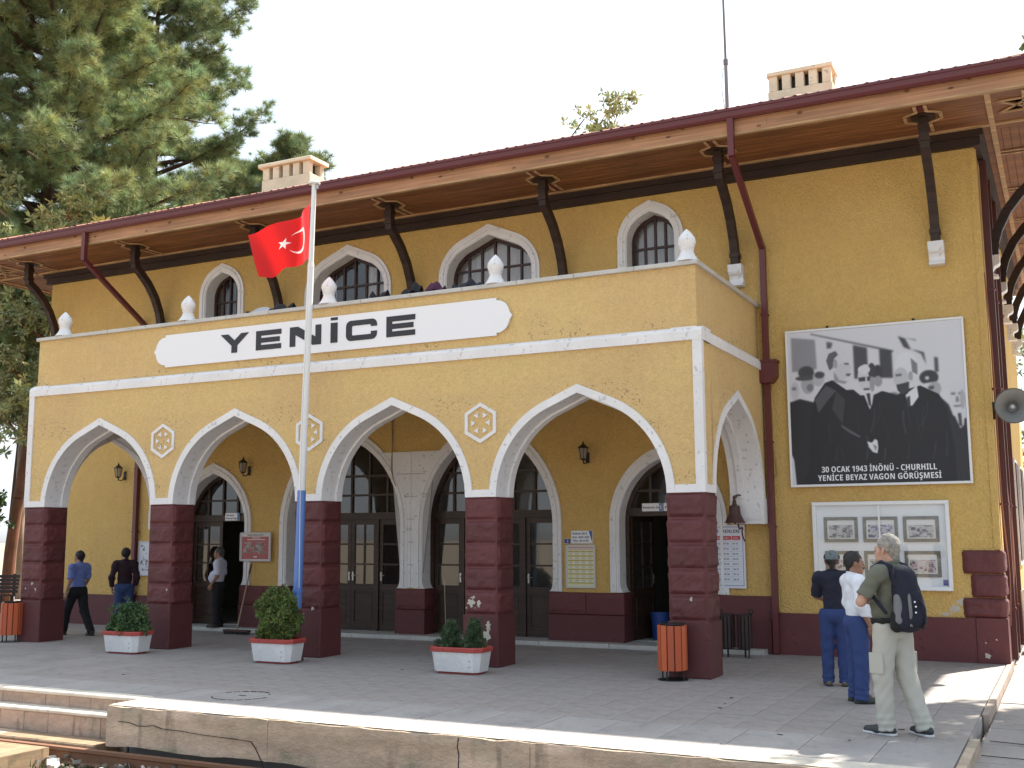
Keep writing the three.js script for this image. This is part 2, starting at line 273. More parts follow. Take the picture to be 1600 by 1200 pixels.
  // hexagon rosettes
  for (const x of [-9.28, -6.26, -3.252]) {
    const R = node('rosette', station), hex = (r) => [0, 1, 2, 3, 4, 5].map((k) => [x + r * Math.sin(k * PI / 3), 3.39 + r * Math.cos(k * PI / 3)]);
    part('hexagon_frame', ext(hex(.292), .001, .02, [hex(.235)]), WHITE, R);
    for (let k = 0; k < 6; k++) { const a = k * PI / 3 + PI / 2, c = [x + .125 * Math.cos(a + PI / 6), 3.39 + .125 * Math.sin(a + PI / 6)], d = a + PI / 6; part('triangle', ext([0, 1, 2].map((j) => [c[0] + .048 * Math.cos(d + j * 2 * PI / 3 + PI), c[1] + .048 * Math.sin(d + j * 2 * PI / 3 + PI)]), .001, .014), WHITE, R); }
  }
}

// main wall inside the portico: door surrounds, piers, doors
const ZF = D - .30;
const PIER_Y = .87;
{
  const piers = [[XPL - .0, -11.08 - .82], [-11.08 + .82, -7.95 - 1.28], [-7.95 + 1.28, -4.92 - 1.28], [-4.92 + 1.28, -1.62 - .82], [-1.62 + .82, .02]];
  piers.forEach(([a, b], i) => {
    const x0 = i ? a - .075 : a, x1 = i < 4 ? b + .075 : b, P = node('door_pier', station);
    part('pier_base', cbx(x0, x1, 0, .50, D - .30, D + .07, .008), MAROON_B, P);
    if (i === 4) { part('pier_base', bx(x0, x1, .50, .86, D - .30, D + .045), MAROON, P); return; }
    const w = x1 - x0, nb = w > .9 ? 2 : 1;
    for (let k = 0; k < nb; k++) { const g = rock(w / nb - .006, .355, .37, 'zx', 60 + i * 3 + k, .045, k ? .006 : .018); g.translate(x0 + w / nb * (k + .5), .682, D - .13); part('stone', g, MAROON, P); }
  });
  DOORS.forEach(([c, h, y, H], i) => {
    const T = node('door_surround', station), t = .165, wide = h > 1;
    const full = (hh, HH, yb) => [[c - hh, yb], ...arch(c, y, hh, HH), [c + hh, yb]];
    part('moulding', ring(full(h + t, H + t * 1.25, PIER_Y), full(h + .02, H + .02, PIER_Y), D - .05, D + .045), WHITE, T);
    part('moulding', ring(full(h + .10, H + .12, PIER_Y + .012), full(h + .055, H + .065, PIER_Y + .012), D + .04, D + .068), WHITE, T);
    part('reveal', ring(full(h + .03, H + .035, PIER_Y + .001), full(h, H, PIER_Y + .001), D - .295, D + .03), WHITE, T);
    for (const s of [-1, 1]) {                                       // curved stop at the foot of each jamb
      const q = []; for (let k = 0; k <= 6; k++) { const a = k / 6 * PI / 2; q.push([c + s * (h - .075 * (1 - Math.sin(a))), PIER_Y + .17 * (1 - Math.cos(a)) * .999 + .0]); }
      const pts = [[c + s * (h + .004), PIER_Y + .001], [c + s * (h - .075), PIER_Y + .001], ...q.slice(1), [c + s * (h + .004), PIER_Y + .17]];
      part('jamb_stop', ext(s > 0 ? pts.reverse() : pts, D - .29, D + .036), WHITE, T);
    }
  });
  // white ashlar facing between the two wide doors
  const F = node('pier_facing', station), aL = arch(-7.95, 2, 1.28 + .03, 1.66 + .03), aR = arch(-4.92, 2, 1.28 + .03, 1.66 + .03);
  const edge = (A, y, s) => { if (y <= 2) return s > 0 ? -7.95 + 1.31 : -4.92 - 1.31; for (let k = 0; k < 400; k++) { const x = s > 0 ? -7.95 + 1.31 - k * .004 : -4.92 - 1.31 + k * .004; if (archY(A, x) >= y) return x; } };
  for (let r = 0; r < 6; r++) {
    const y0 = PIER_Y + .014 + r * .407, y1 = y0 + .395; const rows = [0, .5, 1].map((k) => y0 + (y1 - y0) * k), l = rows.map((yy) => [edge(aL, yy, 1), yy]), rr = rows.map((yy) => [edge(aR, yy, -1), yy]).reverse(), m = (l[0][0] + rr[2][0]) / 2;
    part('ashlar', ext([[m - .003, y0], [m - .003, y1], ...l.slice().reverse()], D + .001, D + .04), WHITE, F);
    part('ashlar', ext([[m + .003, y1], [m + .003, y0], ...rr.slice().reverse()], D + .001, D + .04), WHITE, F);
  }
  part('joint', ext([[-6.9, PIER_Y + .01], [-5.95, PIER_Y + .01], [-5.95, 3.3], [-6.9, 3.3]].map(([a, b]) => [b < 2 ? clamp(a, -6.64, -6.23) : a, b]), D - .02, D + .012), mat([.42, .41, .40], .9), F);
  // step along the wall
  const st = node('door_step', station);
  for (let i = 0; i < 10; i++) { const a = XPL + .05, w = (-a - .05) / 10; part('step_slab', cbx(a + w * i + .003, a + w * (i + 1) - .003, 0, .075, D - .3, D + .34, .008), MARBLE, st); }
}
// glazed timber panel with a keel arch head: frame, transom, fanlight bars and panes, leaves
function paneShape(x0, x1, y0, y1, A) { const top = []; for (let k = 0; k <= 6; k++) { const x = x1 + (x0 - x1) * k / 6; top.push([x, A ? Math.min(y1, archY(A, x)) : y1]); } if (Math.max(...top.map((q) => q[1])) < y0 + .03) return null; return [[x0, y0], [x1, y0], ...top.map(([x, y]) => [x, Math.max(y, y0 + .001)])]; }
function fanlight(G, c, h, yb, ys, H, z, cols, ym, w, wood) {           // panes between yb and the arch
  const A = arch(c, ys, h, H), bars = [], xs = []; for (let k = 0; k <= cols; k++) xs.push(c - h + 2 * h * k / cols);
  for (let k = 1; k < cols; k++) bars.push(bx(xs[k] - w / 2, xs[k] + w / 2, yb, archY(A, xs[k]) + .01, z - .02, z + .035));
  for (const y of ym) { let hx = h; if (y > ys) for (hx = h; hx > 0 && archY(A, c + hx) < y; hx -= .01); for (let k = 0; k < cols; k++) { const a = Math.max(xs[k] + (k ? w / 2 : 0), c - hx), b = Math.min(xs[k + 1] - (k < cols - 1 ? w / 2 : 0), c + hx); if (b > a + .02) bars.push(bx(a, b, y - w / 2, y + w / 2, z - .018, z + .032)); } }
  part('glazing_bars', merge(bars), wood, G);
  const yr = [yb, ...ym, 99];
  for (let k = 0; k < cols; k++) for (let r = 0; r + 1 < yr.length; r++) { const s = paneShape(xs[k] + (k ? w / 2 : .002), xs[k + 1] - (k < cols - 1 ? w / 2 : .002), yr[r] + (r ? w / 2 : 0), yr[r + 1] === 99 ? 99 : yr[r + 1] - w / 2, A); if (s) part('pane', ext(s, z - .004, z), GLASS, G); }
}
function leaf(G, x0, x1, z, open = 0, hinge = 0, cols = 2) {            // a door leaf, turned about its hinge edge
  const y0 = .09, y1 = 2.10, w = .075, L = [], P = [], gx0 = x0 + w, gx1 = x1 - w, b = .03;
  L.push(bx(x0, gx0, y0, y1, z - .022, z + .022), bx(gx1, x1, y0, y1, z - .022, z + .022), bx(gx0, gx1, y0, y0 + .13, z - .0215, z + .0215), bx(gx0, gx1, y1 - .09, y1, z - .0215, z + .0215), bx(gx0, gx1, .80, .92, z - .0215, z + .0215));
  L.push(bx(gx0, gx1, y0 + .13, .80, z - .008, z + .008), cbx(gx0 + .03, gx1 - .03, y0 + .17, .76, z - .014, z + .016, .006));
  const ys = [.92, 1.28, 1.65, y1 - .09];
  for (let k = 1; k < cols; k++) { const x = gx0 + (gx1 - gx0) * k / cols; L.push(bx(x - b / 2, x + b / 2, .92, y1 - .09, z - .018, z + .018)); }
  for (let r = 1; r < 3; r++) for (let k = 0; k < cols; k++) L.push(bx(gx0 + (gx1 - gx0) * k / cols + (k ? b / 2 : 0), gx0 + (gx1 - gx0) * (k + 1) / cols - (k < cols - 1 ? b / 2 : 0), ys[r] - b / 2, ys[r] + b / 2, z - .017, z + .017));
  for (let r = 0; r < 3; r++) for (let k = 0; k < cols; k++) P.push(bx(gx0 + (gx1 - gx0) * k / cols + (k ? b / 2 : 0), gx0 + (gx1 - gx0) * (k + 1) / cols - (k < cols - 1 ? b / 2 : 0), ys[r] + (r ? b / 2 : 0), ys[r + 1] - (r < 2 ? b / 2 : 0), z - .003, z + .003));
  const hx = hinge ? x1 : x0, turn = (g) => { g.translate(-hx, 0, -z).rotateY(open).translate(hx, 0, z); return g; };
  part('leaf', turn(merge(L)), DOORWOOD, G); for (const p of P) part('pane', turn(p), GLASS, G);
  const kx = hinge ? x0 + .04 : x1 - .04; part('handle', turn(merge([bx(kx - .015, kx + .015, .98, 1.14, z + .022, z + .03), rod([kx, 1.08, z + .025], [kx, 1.08, z + .065], .008), rod([kx, 1.08, z + .06], [kx + (hinge ? .09 : -.09), 1.08, z + .06], .008)])), STEEL, G);
}
DOORS.forEach(([c, h, ys, H], i) => {
  const G = node('door', station), f = .07, full = (a, b) => [[c - a, .08], ...arch(c, ys, a, b), [c + a, .08]];
  part('frame', merge([ring(full(h + .01, H + .01), full(h - f, H - f * 1.15), ZF - .06, ZF + .05), bx(c - h + f, c + h - f, 2.105, 2.235, ZF - .05, ZF + .045)]), DOORWOOD, G);
  const hi = h - f;
  fanlight(G, c, hi, 2.235, ys, H - f * 1.15, ZF - .005, h > 1 ? 6 : 4, h > 1 ? [2.56, 2.92] : [2.52], .04, DOORWOOD);
  if (h > 1) {
    const w = (2 * hi - .10) / 4, xs = [c - hi, c - hi + w, c - hi + w + .05, c, c + w, c + w + .05, c + hi];
    for (const k of [1, 4]) part('mullion', bx(xs[k], xs[k + 1], .08, 2.105, ZF - .05, ZF + .045), DOORWOOD, G);
    leaf(G, xs[0] + .004, xs[1] - .004, ZF - .01, 0, 0, 1); leaf(G, xs[2] + .004, xs[3] - .003, ZF - .01, 0, 0, 2); leaf(G, xs[3] + .003, xs[4] - .004, ZF - .01, 0, 1, 2); leaf(G, xs[5] + .004, xs[6] - .004, ZF - .01, 0, 1, 1);
  } else {
    const x0 = c - hi + .004, x1 = c + hi - .004;
    if (i === 0) { leaf(G, x0, c - .002, ZF - .01, 0, 0, 2); leaf(G, c + .002, x1, ZF - .03, -1.45, 1, 2); }
    else { leaf(G, x0, c - .002, ZF - .03, 1.42, 0, 2); leaf(G, c + .002, x1, ZF - .03, -1.5, 1, 2); }
  }
});
// upper windows
const WFRAME = mat([.062, .022, .018], .45, { map: again(grain, 1 / .8, 1 / .3) }), CURTAIN = new THREE.MeshPhysicalMaterial({ color: new THREE.Color(.72, .72, .74), roughness: 1, transmission: .35, thickness: 0, side: THREE.DoubleSide });
WINS.forEach(([c, h, ys, H], i) => {
  const G = node('window', station), full = (a, b, y = SILL) => [[c - a, y], ...arch(c, ys, a, b), [c + a, y]], t = .16, z = D - .24;
  part('surround', ring(full(h + t, H + t * 1.2), full(h + .02, H + .02), D - .05, D + .035), WHITE, G);
  part('surround', ring(full(h + .10, H + .12, SILL + .01), full(h + .06, H + .07, SILL + .01), D + .03, D + .055), WHITE, G);
  part('reveal', ring(full(h + .03, H + .035), full(h, H), z - .05, D + .02), WHITE, G);
  part('sill', bx(c - h - .2, c + h + .2, SILL - .07, SILL - .001, D - .3, D + .06), WHITE, G);
  part('frame', merge([ring(full(h + .005, H + .005, SILL + .002), full(h - .06, H - .07, SILL + .002), z - .06, z), bx(c - h + .06, c + h - .06, SILL + .001, SILL + .07, z - .06, z)]), WFRAME, G);
  fanlight(G, c, h - .06, SILL + .07, ys, H - .07, z - .03, h > .6 ? 6 : 4, [6.02, 6.60], .036, WFRAME);
  // curtains drawn to the sides behind the panes
  const cur = (x0, x1) => { const g = new THREE.PlaneGeometry(x1 - x0, 1.75, 40, 1); const p = g.attributes.position; for (let k = 0; k < p.count; k++) p.setZ(k, .025 * Math.sin(p.getX(k) * 46) + .012 * Math.sin(p.getX(k) * 97)); g.computeVertexNormals(); return g.translate((x0 + x1) / 2, SILL + .85, z - .26); };
  const a = c - h - .05, b = c + h + .05;
  if (i !== 3) part('curtain', merge(i === 2 ? [cur(a, b)] : [cur(a, a + h * .34), cur(c + h * .12, b)]), CURTAIN, G);
  else part('curtain', cur(a, b), CURTAIN, G);
});

// ------------------------------------------------------------------ eaves, roof, gutters
const EX0 = -17.70, EX1 = 4.93, EZ = -1.66, YS = 7.70;
{
  const wallBeam = (x0, x1, z0, z1) => bx(x0, x1, 7.44, YS, z0, z1);
  part('wall_beam', merge([wallBeam(XL - .09, XR + .09, D + .001, D + .09), bx(XL - .14, XR + .14, 7.57, YS - .001, D + .09, D + .14), wallBeam(XR + .001, XR + .09, ZB - .09, D + .001), bx(XR + .09, XR + .14, 7.57, YS - .001, ZB - .09, D + .09), wallBeam(XL - .09, XL - .001, ZB - .09, D), bx(XL - .14, XL - .09, 7.57, YS - .001, ZB, D + .09)]), BEAM, station);
  const SF = node('soffit', station), n = 15, z0 = D - .1, w = (EZ - z0) / n;
  for (let i = 0; i < n; i++) {                          // planks along the front, each run in three lengths
    const q = mul(300 + i), cuts = [EX0, -12 + 3 * q(), -4 + 3 * q(), EX1];
    for (let k = 0; k < 3; k++) part('plank', bx(cuts[k] + .002, cuts[k + 1] - .002, YS, YS + .02 + .003 * q(), z0 + w * i + .003, z0 + w * (i + 1) - .003), PLANKS[Math.floor(q() * 3)], SF);
  }
  for (const [xa, xb] of [[XR - .1, EX1], [EX0, XL + .1]]) { const m = 15, ww = (xb - xa) / m; for (let i = 0; i < m; i++) part('plank', bx(xa + ww * i + .003, xa + ww * (i + 1) - .003, YS, YS + .02, ZB - 1.6, z0 - .003), PLANKS[Math.floor(rnd() * 3)], SF); }
  part('eave_deck', bx(EX0, EX1, YS + .03, YS + .06, ZB - 1.65, EZ), BEAM, station);
  // cream battens under the soffit
  const T = node('soffit_trim', station), y1 = YS - .001, y0 = YS - .028, lay = (x0, x1, za, zb) => bx(x0, x1, y0, y1, za, zb);
  part('batten', merge([lay(EX0 + .09, EX1 - .09, -1.765, -1.70), lay(EX0 + .09, 3.49, D + .141, D + .20), lay(3.565, EX1 - .09, D + .141, D + .20)]), TRIM, T);
  part('batten', merge([lay(3.49, 3.565, ZB, -1.766), lay(EX1 - .16, EX1 - .09, ZB, -1.766)]), TRIM, T);
  part('batten', merge([lay(-16.33, -16.26, ZB, -1.766), lay(EX0 + .09, EX0 + .16, ZB, -1.766)]), TRIM, T);
  // eight pointed stars in the corner squares
  for (const cx of [4.20, -16.96]) {
    const cz = -2.44, r = .60, st = [], pt = (k, q) => [cx + q * Math.cos(k * PI / 4 + PI / 8), y0 + .012, cz + q * Math.sin(k * PI / 4 + PI / 8)];
    for (let k = 0; k < 8; k++) st.push(bar(pt(k, r), pt(k + 3, r), .035, .02));
    part('star', merge(st), TRIM, T);
    const fill = []; for (let k = 0; k < 8; k++) { const a = pt(k, r * .93), b = pt(k + .5, r * .42), c = pt(k - .5, r * .42); const g = new THREE.BufferGeometry(); g.setAttribute('position', new THREE.Float32BufferAttribute([a, c, b, a, b, c].flatMap((q) => [q[0], YS - .004, q[2]]), 3)); g.computeVertexNormals(); fill.push(uvm(g)); }
    part('star_field', merge(fill), PIPE, T);
  }
  // fascia, gutter
  const FA = node('fascia', station);
  for (const [a, b] of [[EX0, -11.4], [-11.4, -5.2], [-5.2, .6], [.6, EX1]]) { part('board', bx(a + .001, b - .001, 7.655, 7.835, EZ, EZ + .03), FASCIA, FA); part('board', bx(a + .3, Math.min(EX1, b + .3) - .002, 7.838, 7.90, EZ, EZ + .042), FASCIA, FA); }
  for (const x of [EX0, EX1 - .03]) { part('board', bx(x, x + .03, 7.655, 7.835, ZB - 1.6, EZ - .002), FASCIA, FA); part('board', bx(x, x + .03, 7.838, 7.90, ZB - 1.6, EZ - .002), FASCIA, FA); }
  part('fascia_moulding', bx(EX0, EX1, 7.625, 7.654, EZ - .04, EZ + .04), TRIM, station);
  const gp = [[0, .15], [0, .02], [.03, -.012], [.085, -.012], [.115, .02], [.12, .095], [.135, .10], [.135, .135], [.12, .15], [.112, .15], [.105, .03], [.08, 0], [.035, 0], [.012, .025], [.012, .15]];
  const gs = new THREE.Shape(V2(gp)), gf = new THREE.ExtrudeGeometry(gs, { depth: EX1 - EX0 + .24, bevelEnabled: false }); gf.applyMatrix4(new THREE.Matrix4().makeBasis(V(0, 0, 1), V(0, 1, 0), V(-1, 0, 0)).setPosition(EX1 + .12, 7.855, EZ + .042));
  part('gutter', uvm(gf), PIPE, station);
  const ge = new THREE.ExtrudeGeometry(gs, { depth: 14, bevelEnabled: false }); ge.translate(EX1, 7.855, -16); part('gutter', uvm(ge), PIPE, station);
  // brackets and corbels
  function brace(w, t) {                                  // in plane x = 0, wall at z = 0, outwards +z
    const mid = [[.12, 6.05], [.13, 6.22], [.20, 6.46], [.34, 6.74], [.54, 6.99], [.74, 7.16], [.90, 7.27], [.92, 7.45], [.92, YS - .03]], L = [], R = [];
    mid.forEach((p, i) => { const a = mid[Math.max(0, i - 1)], b = mid[Math.min(mid.length - 1, i + 1)], d = [b[0] - a[0], b[1] - a[1]], l = Math.hypot(...d); L.push([p[0] - d[1] / l * t / 2, p[1] + d[0] / l * t / 2]); R.push([p[0] + d[1] / l * t / 2, p[1] - d[0] / l * t / 2]); });
    const g = new THREE.ExtrudeGeometry(new THREE.Shape(V2([...R, ...L.reverse()])), { depth: w, bevelEnabled: false, curveSegments: 1 }); g.translate(0, 0, -w / 2);
    g.applyMatrix4(new THREE.Matrix4().makeBasis(V(0, 0, 1), V(0, 1, 0), V(-1, 0, 0)));
    const rings = [[.13, 6.2], [.92, 7.36], [.92, 7.55]].map(([z, y]) => bx(-w / 2 - .012, w / 2 + .012, y - .035, y + .035, z - t / 2 - .012, z + t / 2 + .012));
    return merge([uvm(g), ...rings]);
  }
  const corbelG = () => { const pr = [[0, 5.71], [.17, 5.71], [.17, 5.735], [.125, 5.75], [.10, 5.79], [.10, 5.83], [.125, 5.875], [.18, 5.90], [.20, 5.93], [.20, 6.05], [0, 6.05]]; const g = new THREE.ExtrudeGeometry(new THREE.Shape(V2(pr)), { depth: .22, bevelEnabled: false }); g.translate(0, 0, -.11); g.applyMatrix4(new THREE.Matrix4().makeBasis(V(0, 0, 1), V(0, 1, 0), V(-1, 0, 0))); return uvm(g); };
  const strip = (pts, y, w) => pts.slice(0, -1).map((p, i) => bar([p[0], y, p[1]], [pts[i + 1][0], y, pts[i + 1][1]], w, .02));
  const ornament = () => { // hexagon plate with two short channels
    const hx = [[0, .20], [.17, .10], [.17, -.10], [0, -.20], [-.17, -.10], [-.17, .10]], out = [];
    out.push(...strip([[-.07, .47], [-.07, .235], [-.24, .125], [-.24, -.125], [-.07, -.235], [-.07, -.65]], YS - .014, .045), ...strip([[.07, .47], [.07, .235], [.24, .125], [.24, -.125], [.07, -.235], [.07, -.65]], YS - .0145, .045));
    return out;
  };
  const plate = () => { const s = [[0, .19], [.165, .09], [.165, -.09], [0, -.19], [-.165, -.09], [-.165, .09]]; const g = new THREE.ExtrudeGeometry(new THREE.Shape(V2(s)), { depth: .02, bevelEnabled: false }); g.rotateX(PI / 2).translate(0, YS - .002, 0); return uvm(g); };
  const chan = () => merge([bx(-.045, .045, YS - .007, YS - .002, .22, .46), bx(-.045, .045, YS - .007, YS - .002, -.63, -.22)]);
  const bg = brace(.125, .135), cg = corbelG(), pg = merge([plate()]), og = merge(ornament()), chg = chan();
  const frontX = [2.66, -.34, -3.34, -6.38, -9.45, -12.55, -15.66], spots = frontX.map((x) => [x, D, 0]);
  for (const z of [-4.5, -6.6, -8.7, -10.8, -12.9]) { spots.push([XR, z, PI / 2], [XL, z, -PI / 2]); }
  for (const [x, z, a] of spots) {
    const B = node('eave_bracket', station); B.position.set(x, 0, z); B.rotation.y = a;
    part('brace', bg, BEAM, B); part('corbel', cg, WHITE, B);
    const o = part('hexagon_plate', pg, BEAM, B); o.position.z = .92; const t = part('ornament_batten', og, TRIM, B); t.position.z = .92; const k = part('channel', chg, PIPE, B); k.position.z = .92;
  }
  // downpipes
  for (const [x, lean, dir] of [[.085, .02, 1], [-13.10, 0, -1]]) {
    const P = node('downpipe', station), s = .088, z1 = D + .075;
    const zo = EZ + .105; part('pipe', merge([bar([x, 7.85, zo], [x, 7.28, zo], s, s, [1, 0, 0]), bar([x, 7.30, zo], [x, 6.28, z1], s * .98, s * .98, [1, 0, 0]), bar([x, 6.30, z1], [x, dir > 0 ? 4.46 : 2.4, z1], s, s, [1, 0, 0]), bar([x, dir > 0 ? 4.12 : 2.4, z1], [x, .02, z1], s, s, [1, 0, 0])]), PIPE, P);
    if (dir > 0) { const hp = [[-.17, 4.46], [-.17, 4.22], [-.10, 4.12], [.10, 4.12], [.17, 4.22], [.17, 4.46]]; part('hopper', merge([ext(hp, D + .002, D + .22), bx(x - x - .19, .19, 4.44, 4.475, D + .002, D + .24)]).translate(x, 0, 0), PIPE, P); }
    for (const y of [.6, 1.9, 3.2, 5.2]) part('pipe_clip', bx(x - .06, x + .06, y, y + .025, D + .002, z1 + .052), PIPE, P);
  }
  // roof
  const yE = 7.965, tan = Math.tan(20.5 * PI / 180), zr = (ZB + D) / 2, run = EZ - zr + .1, yr = yE + run * tan, rx0 = EX0 + run * .95, rx1 = EX1 - run * .95, ze = EZ + .1, zb = ZB - 1.66;
  const quad = (l) => { const g = new THREE.BufferGeometry(), t = l.length === 4 ? [0, 1, 2, 0, 2, 3] : [0, 1, 2]; g.setAttribute('position', new THREE.Float32BufferAttribute(t.flatMap((i) => l[i]), 3)); g.computeVertexNormals(); return uvm(g); };
  const RF = node('roof', station), A = [EX0, yE, ze], B = [EX1 + .1, yE, ze], C = [EX1 + .1, yE, zb], E = [EX0, yE, zb], R0 = [rx0, yr, zr], R1 = [rx1, yr, zr];
  part('deck', merge([quad([A, B, R1, R0]), quad([B, C, R1]), quad([C, E, R0, R1]), quad([E, A, R0])]), TILE[1], RF);
  part('ridge', merge([rod([rx0, yr + .02, zr], [rx1, yr + .02, zr], .11), rod([EX1 + .1, yE + .02, ze], [rx1, yr + .02, zr], .10), rod([EX0, yE + .02, ze], [rx0, yr + .02, zr], .10), rod([EX0, yE + .02, zb], [rx0, yr + .02, zr], .10), rod([EX1 + .1, yE + .02, zb], [rx1, yr + .02, zr], .10)]), TILE[0], RF);
  const pitch = .165, half = new THREE.CylinderGeometry(.062, .052, .42, 8, 1, true, -PI / 2, PI); half.rotateX(-PI / 2).rotateX(20.5 * PI / 180);
  // cover tiles: the lowest course one by one, the courses above as one piece
  const N = Math.floor((EX1 - EX0) / pitch), tg = [0, 1, 2].map((k) => { const g = half.clone(); g.rotateZ((k - 1) * .03); return g; }); const rest = [];
  for (let i = 0; i < N; i++) {
    const x = EX0 + .1 + i * pitch, q = hash(i, 77);
    const t = part('roof_tile', tg[i % 3], TILE[Math.floor(q * 3)], RF); t.position.set(x, yE + .068 + .012 * (hash(i, 5) - .5), ze - .14);
    const top = Math.min(run, (x - EX0) * .98, (EX1 - x) * .98 + .2); for (let s = .36; s < top - .3; s += .36) rest.push([x, yE + s * tan + .055, ze - .16 - s]);
  }
  const im = new THREE.InstancedMesh(half, TILE[0], rest.length), m4 = new THREE.Matrix4(), col = new THREE.Color(); rest.forEach((p, i) => { im.setMatrixAt(i, m4.makeTranslation(...p)); const k = .75 + .4 * hash(i, 9); im.setColorAt(i, col.setRGB(k, k * .95, k * .9)); }); im.name = 'tile_courses'; im.userData.kind = 'stuff'; RF.add(im);
  // chimneys with open heads
  const yc = (z) => yE + (ze - z) * tan;
  for (const [x0, x1, top, z] of [[-.62, .62, 10.83, -7.05], [-13.0, -11.55, 10.83, -6.75]]) {
    const Cn = node('chimney', station), w = x1 - x0, zz = z - .62, b = yc(zz) - .3, op = top - .40;
    part('stack', cbx(x0, x1, b, op, zz, z, .02), CREAM, Cn);
    const pw = w * .135; for (let k = 0; k < 5; k++) { const x = x0 + .02 + (w - .04 - pw) * k / 4; for (const [a, b] of [[z - .16, z - .012], [zz + .012, zz + .16]]) part('chimney_post', cbx(x, x + pw, op + .001, top - .09, a, b, .012), CREAM, Cn); }
    part('flue', bx(x0 + .17, x1 - .17, op - .1, top - .1, zz + .19, z - .19), BLACK, Cn); const ov = x0 < -5 ? .07 : .015; part('cap', cbx(x0 - ov, x1 + ov, top - .09, top, zz - ov, z + ov, .015), CREAM, Cn);
  }
}

// ------------------------------------------------------------------ ground, platform, track
const PAVE = [0, 1, 2, 3].map((i) => mat([.372 + .006 * i, .336 + .006 * i, .327 + .006 * i], .62, { map: again(stoneMap, 1 / (1.9 + .3 * i)) }));
const SLAB = [0, 1, 2].map((i) => mat([.395 + .010 * i, .37 + .010 * i, .368 + .010 * i], .65, { map: again(stoneMap, 1 / (1.6 + .3 * i)) }));
const CONC = mat([.74, .60, .49], .9, { map: stainMap, bumpMap: fineBump, bumpScale: .006 });
const COPE = mat([.76, .69, .60], .85, { map: stoneMap });
const JOINT = mat([.32, .295, .285], .95), EARTH = mat([.33, .27, .205], .95, { map: blotch });
const PEDGE = 3.27, ZE = 4.745, ZS = 4.23, XS = -5.30;
tag(part('ground', uvm(new THREE.PlaneGeometry(900, 900).rotateX(-PI / 2).translate(0, -.72, 0)), EARTH, scene), 'bare brown earth and ballast round the tracks', 'ground', null, 'structure');
{
  const P = thing('platform', 'pale tiled station platform in front of the station', 'platform'); P.userData.kind = 'structure';
  part('platform_body', merge([bx(-44, PEDGE - .02, -.72, -.022, -30, ZS - .22), bx(XS + .01, PEDGE - .02, -.72, -.0225, ZS - .22, ZE - .34)]), JOINT, P);
  // small paving tiles: the nearest ones singly, the rest as one piece
  const tiles = [], ts = .405;
  for (let x = PEDGE - .03; x > -17; x -= ts) for (let z = 3.34; z > -3.2; z -= ts) tiles.push([x - ts, z - ts]);
  tiles.sort((a, b) => Math.hypot(a[0] - 4.2, a[1] - 13.7) - Math.hypot(b[0] - 4.2, b[1] - 13.7));
  const tg = [0, 1, 2].map((i) => bx(0, ts - .004, -.03, 0, 0, ts - .004)), rest = [[], [], [], []];
  tiles.forEach(([x, z], i) => { const k = Math.floor(hash(i, 3) * 4), y = -.0015 + .002 * hash(i, 8); if (i < 285) { const m = part('paving_tile', tg[0], PAVE[k], P); m.position.set(x, y, z); } else rest[k].push(bx(x, x + ts - .004, -.03, y, z, z + ts - .004)); });
  rest.forEach((l, k) => { const m = part('paving', merge(l), PAVE[k], P); m.userData.kind = 'stuff'; });
  part('paving', merge([bx(-44, -17.02, -.021, -.002, -30, ZS - .23), bx(-17.01, PEDGE - .03, -.021, -.0025, -30, -3.2)]), PAVE[1], P).userData.kind = 'stuff';
  // wider slabs behind the edge, then the concrete edge
  for (let x = PEDGE - .03, i = 0; x > XS; x -= .62, i++) { const a = Math.max(XS + .01, x - .62); part('edge_slab', cbx(a + .003, x - .003, -.03, .0015 + .002 * hash(i, 2), 3.346, ZE - .345, .004), SLAB[i % 3], P); }
  for (let x = XS, i = 0; x > -20; x -= .62, i++) part('edge_slab', cbx(x - .617, x - .003, -.03, .001 + .002 * hash(i, 4), 3.346, ZS - .225, .004), SLAB[i % 3], P);
  const eg = node('platform_edge', P);
  for (const [a, b] of [[-5.3, -3.1], [-3.1, -.2], [-.2, PEDGE]]) { const g = new THREE.BoxGeometry(b - a - .006, .43, .34, Math.round((b - a) / .06), 8, 6), p = g.attributes.position; for (let i = 0; i < p.count; i++) { const X = p.getX(i) + a, Y = p.getY(i), Z = p.getZ(i); const e = Y > .2 && Z > .16 ? 1 : 0, lw = Y < -.2 ? .05 * (vn(X * 3, 5, 9999, 99, 6) - .3) : 0; p.setZ(i, Z + (Z > .16 ? .018 * (fb(X * .1, Y * .1, 300, 300, 3, 3) - .5) : 0) - e * .02 * vn(X * 5, 3, 9999, 99, 4)); p.setY(i, Y + lw - e * .02 * vn(X * 6, 9, 9999, 99, 2)); } g.computeVertexNormals(); g.translate((a + b) / 2, -.217, ZE - .17); part('edge_block', uvm(g), CONC, eg); }
  part('edge_top', merge([bx(XS + .02, PEDGE - .02, -.003, .002, ZE - .338, ZE - .03)]), COPE, eg);
  // crack in the edge wall
  const ck = [[-5.12, -.16], [-4.95, -.165], [-4.84, -.19], [-4.72, -.185], [-4.62, -.17], [-4.5, -.195], [-4.2, -.20], [-3.95, -.215], [-3.7, -.222], [-3.5, -.225], [-3.3, -.235], [-3.24, -.30], [-3.2, -.36], [-3.16, -.42], [-3.13, -.5]];
  part('crack', merge(ck.slice(0, -1).map((c, i) => bar([c[0], c[1], ZE + .004], [ck[i + 1][0], ck[i + 1][1] + .001, ZE + .004], .010, .003 + .004 * hash(i, 1)))), BLACK, eg);
  part('crack', merge([[-.92, -.02], [-.93, -.1], [-.915, -.17], [-.92, -.3]].map((c, i, l) => i < 3 ? bar([c[0], c[1], ZE + .001], [l[i + 1][0], l[i + 1][1], ZE + .001], .005, .010) : []).flat()), BLACK, eg);
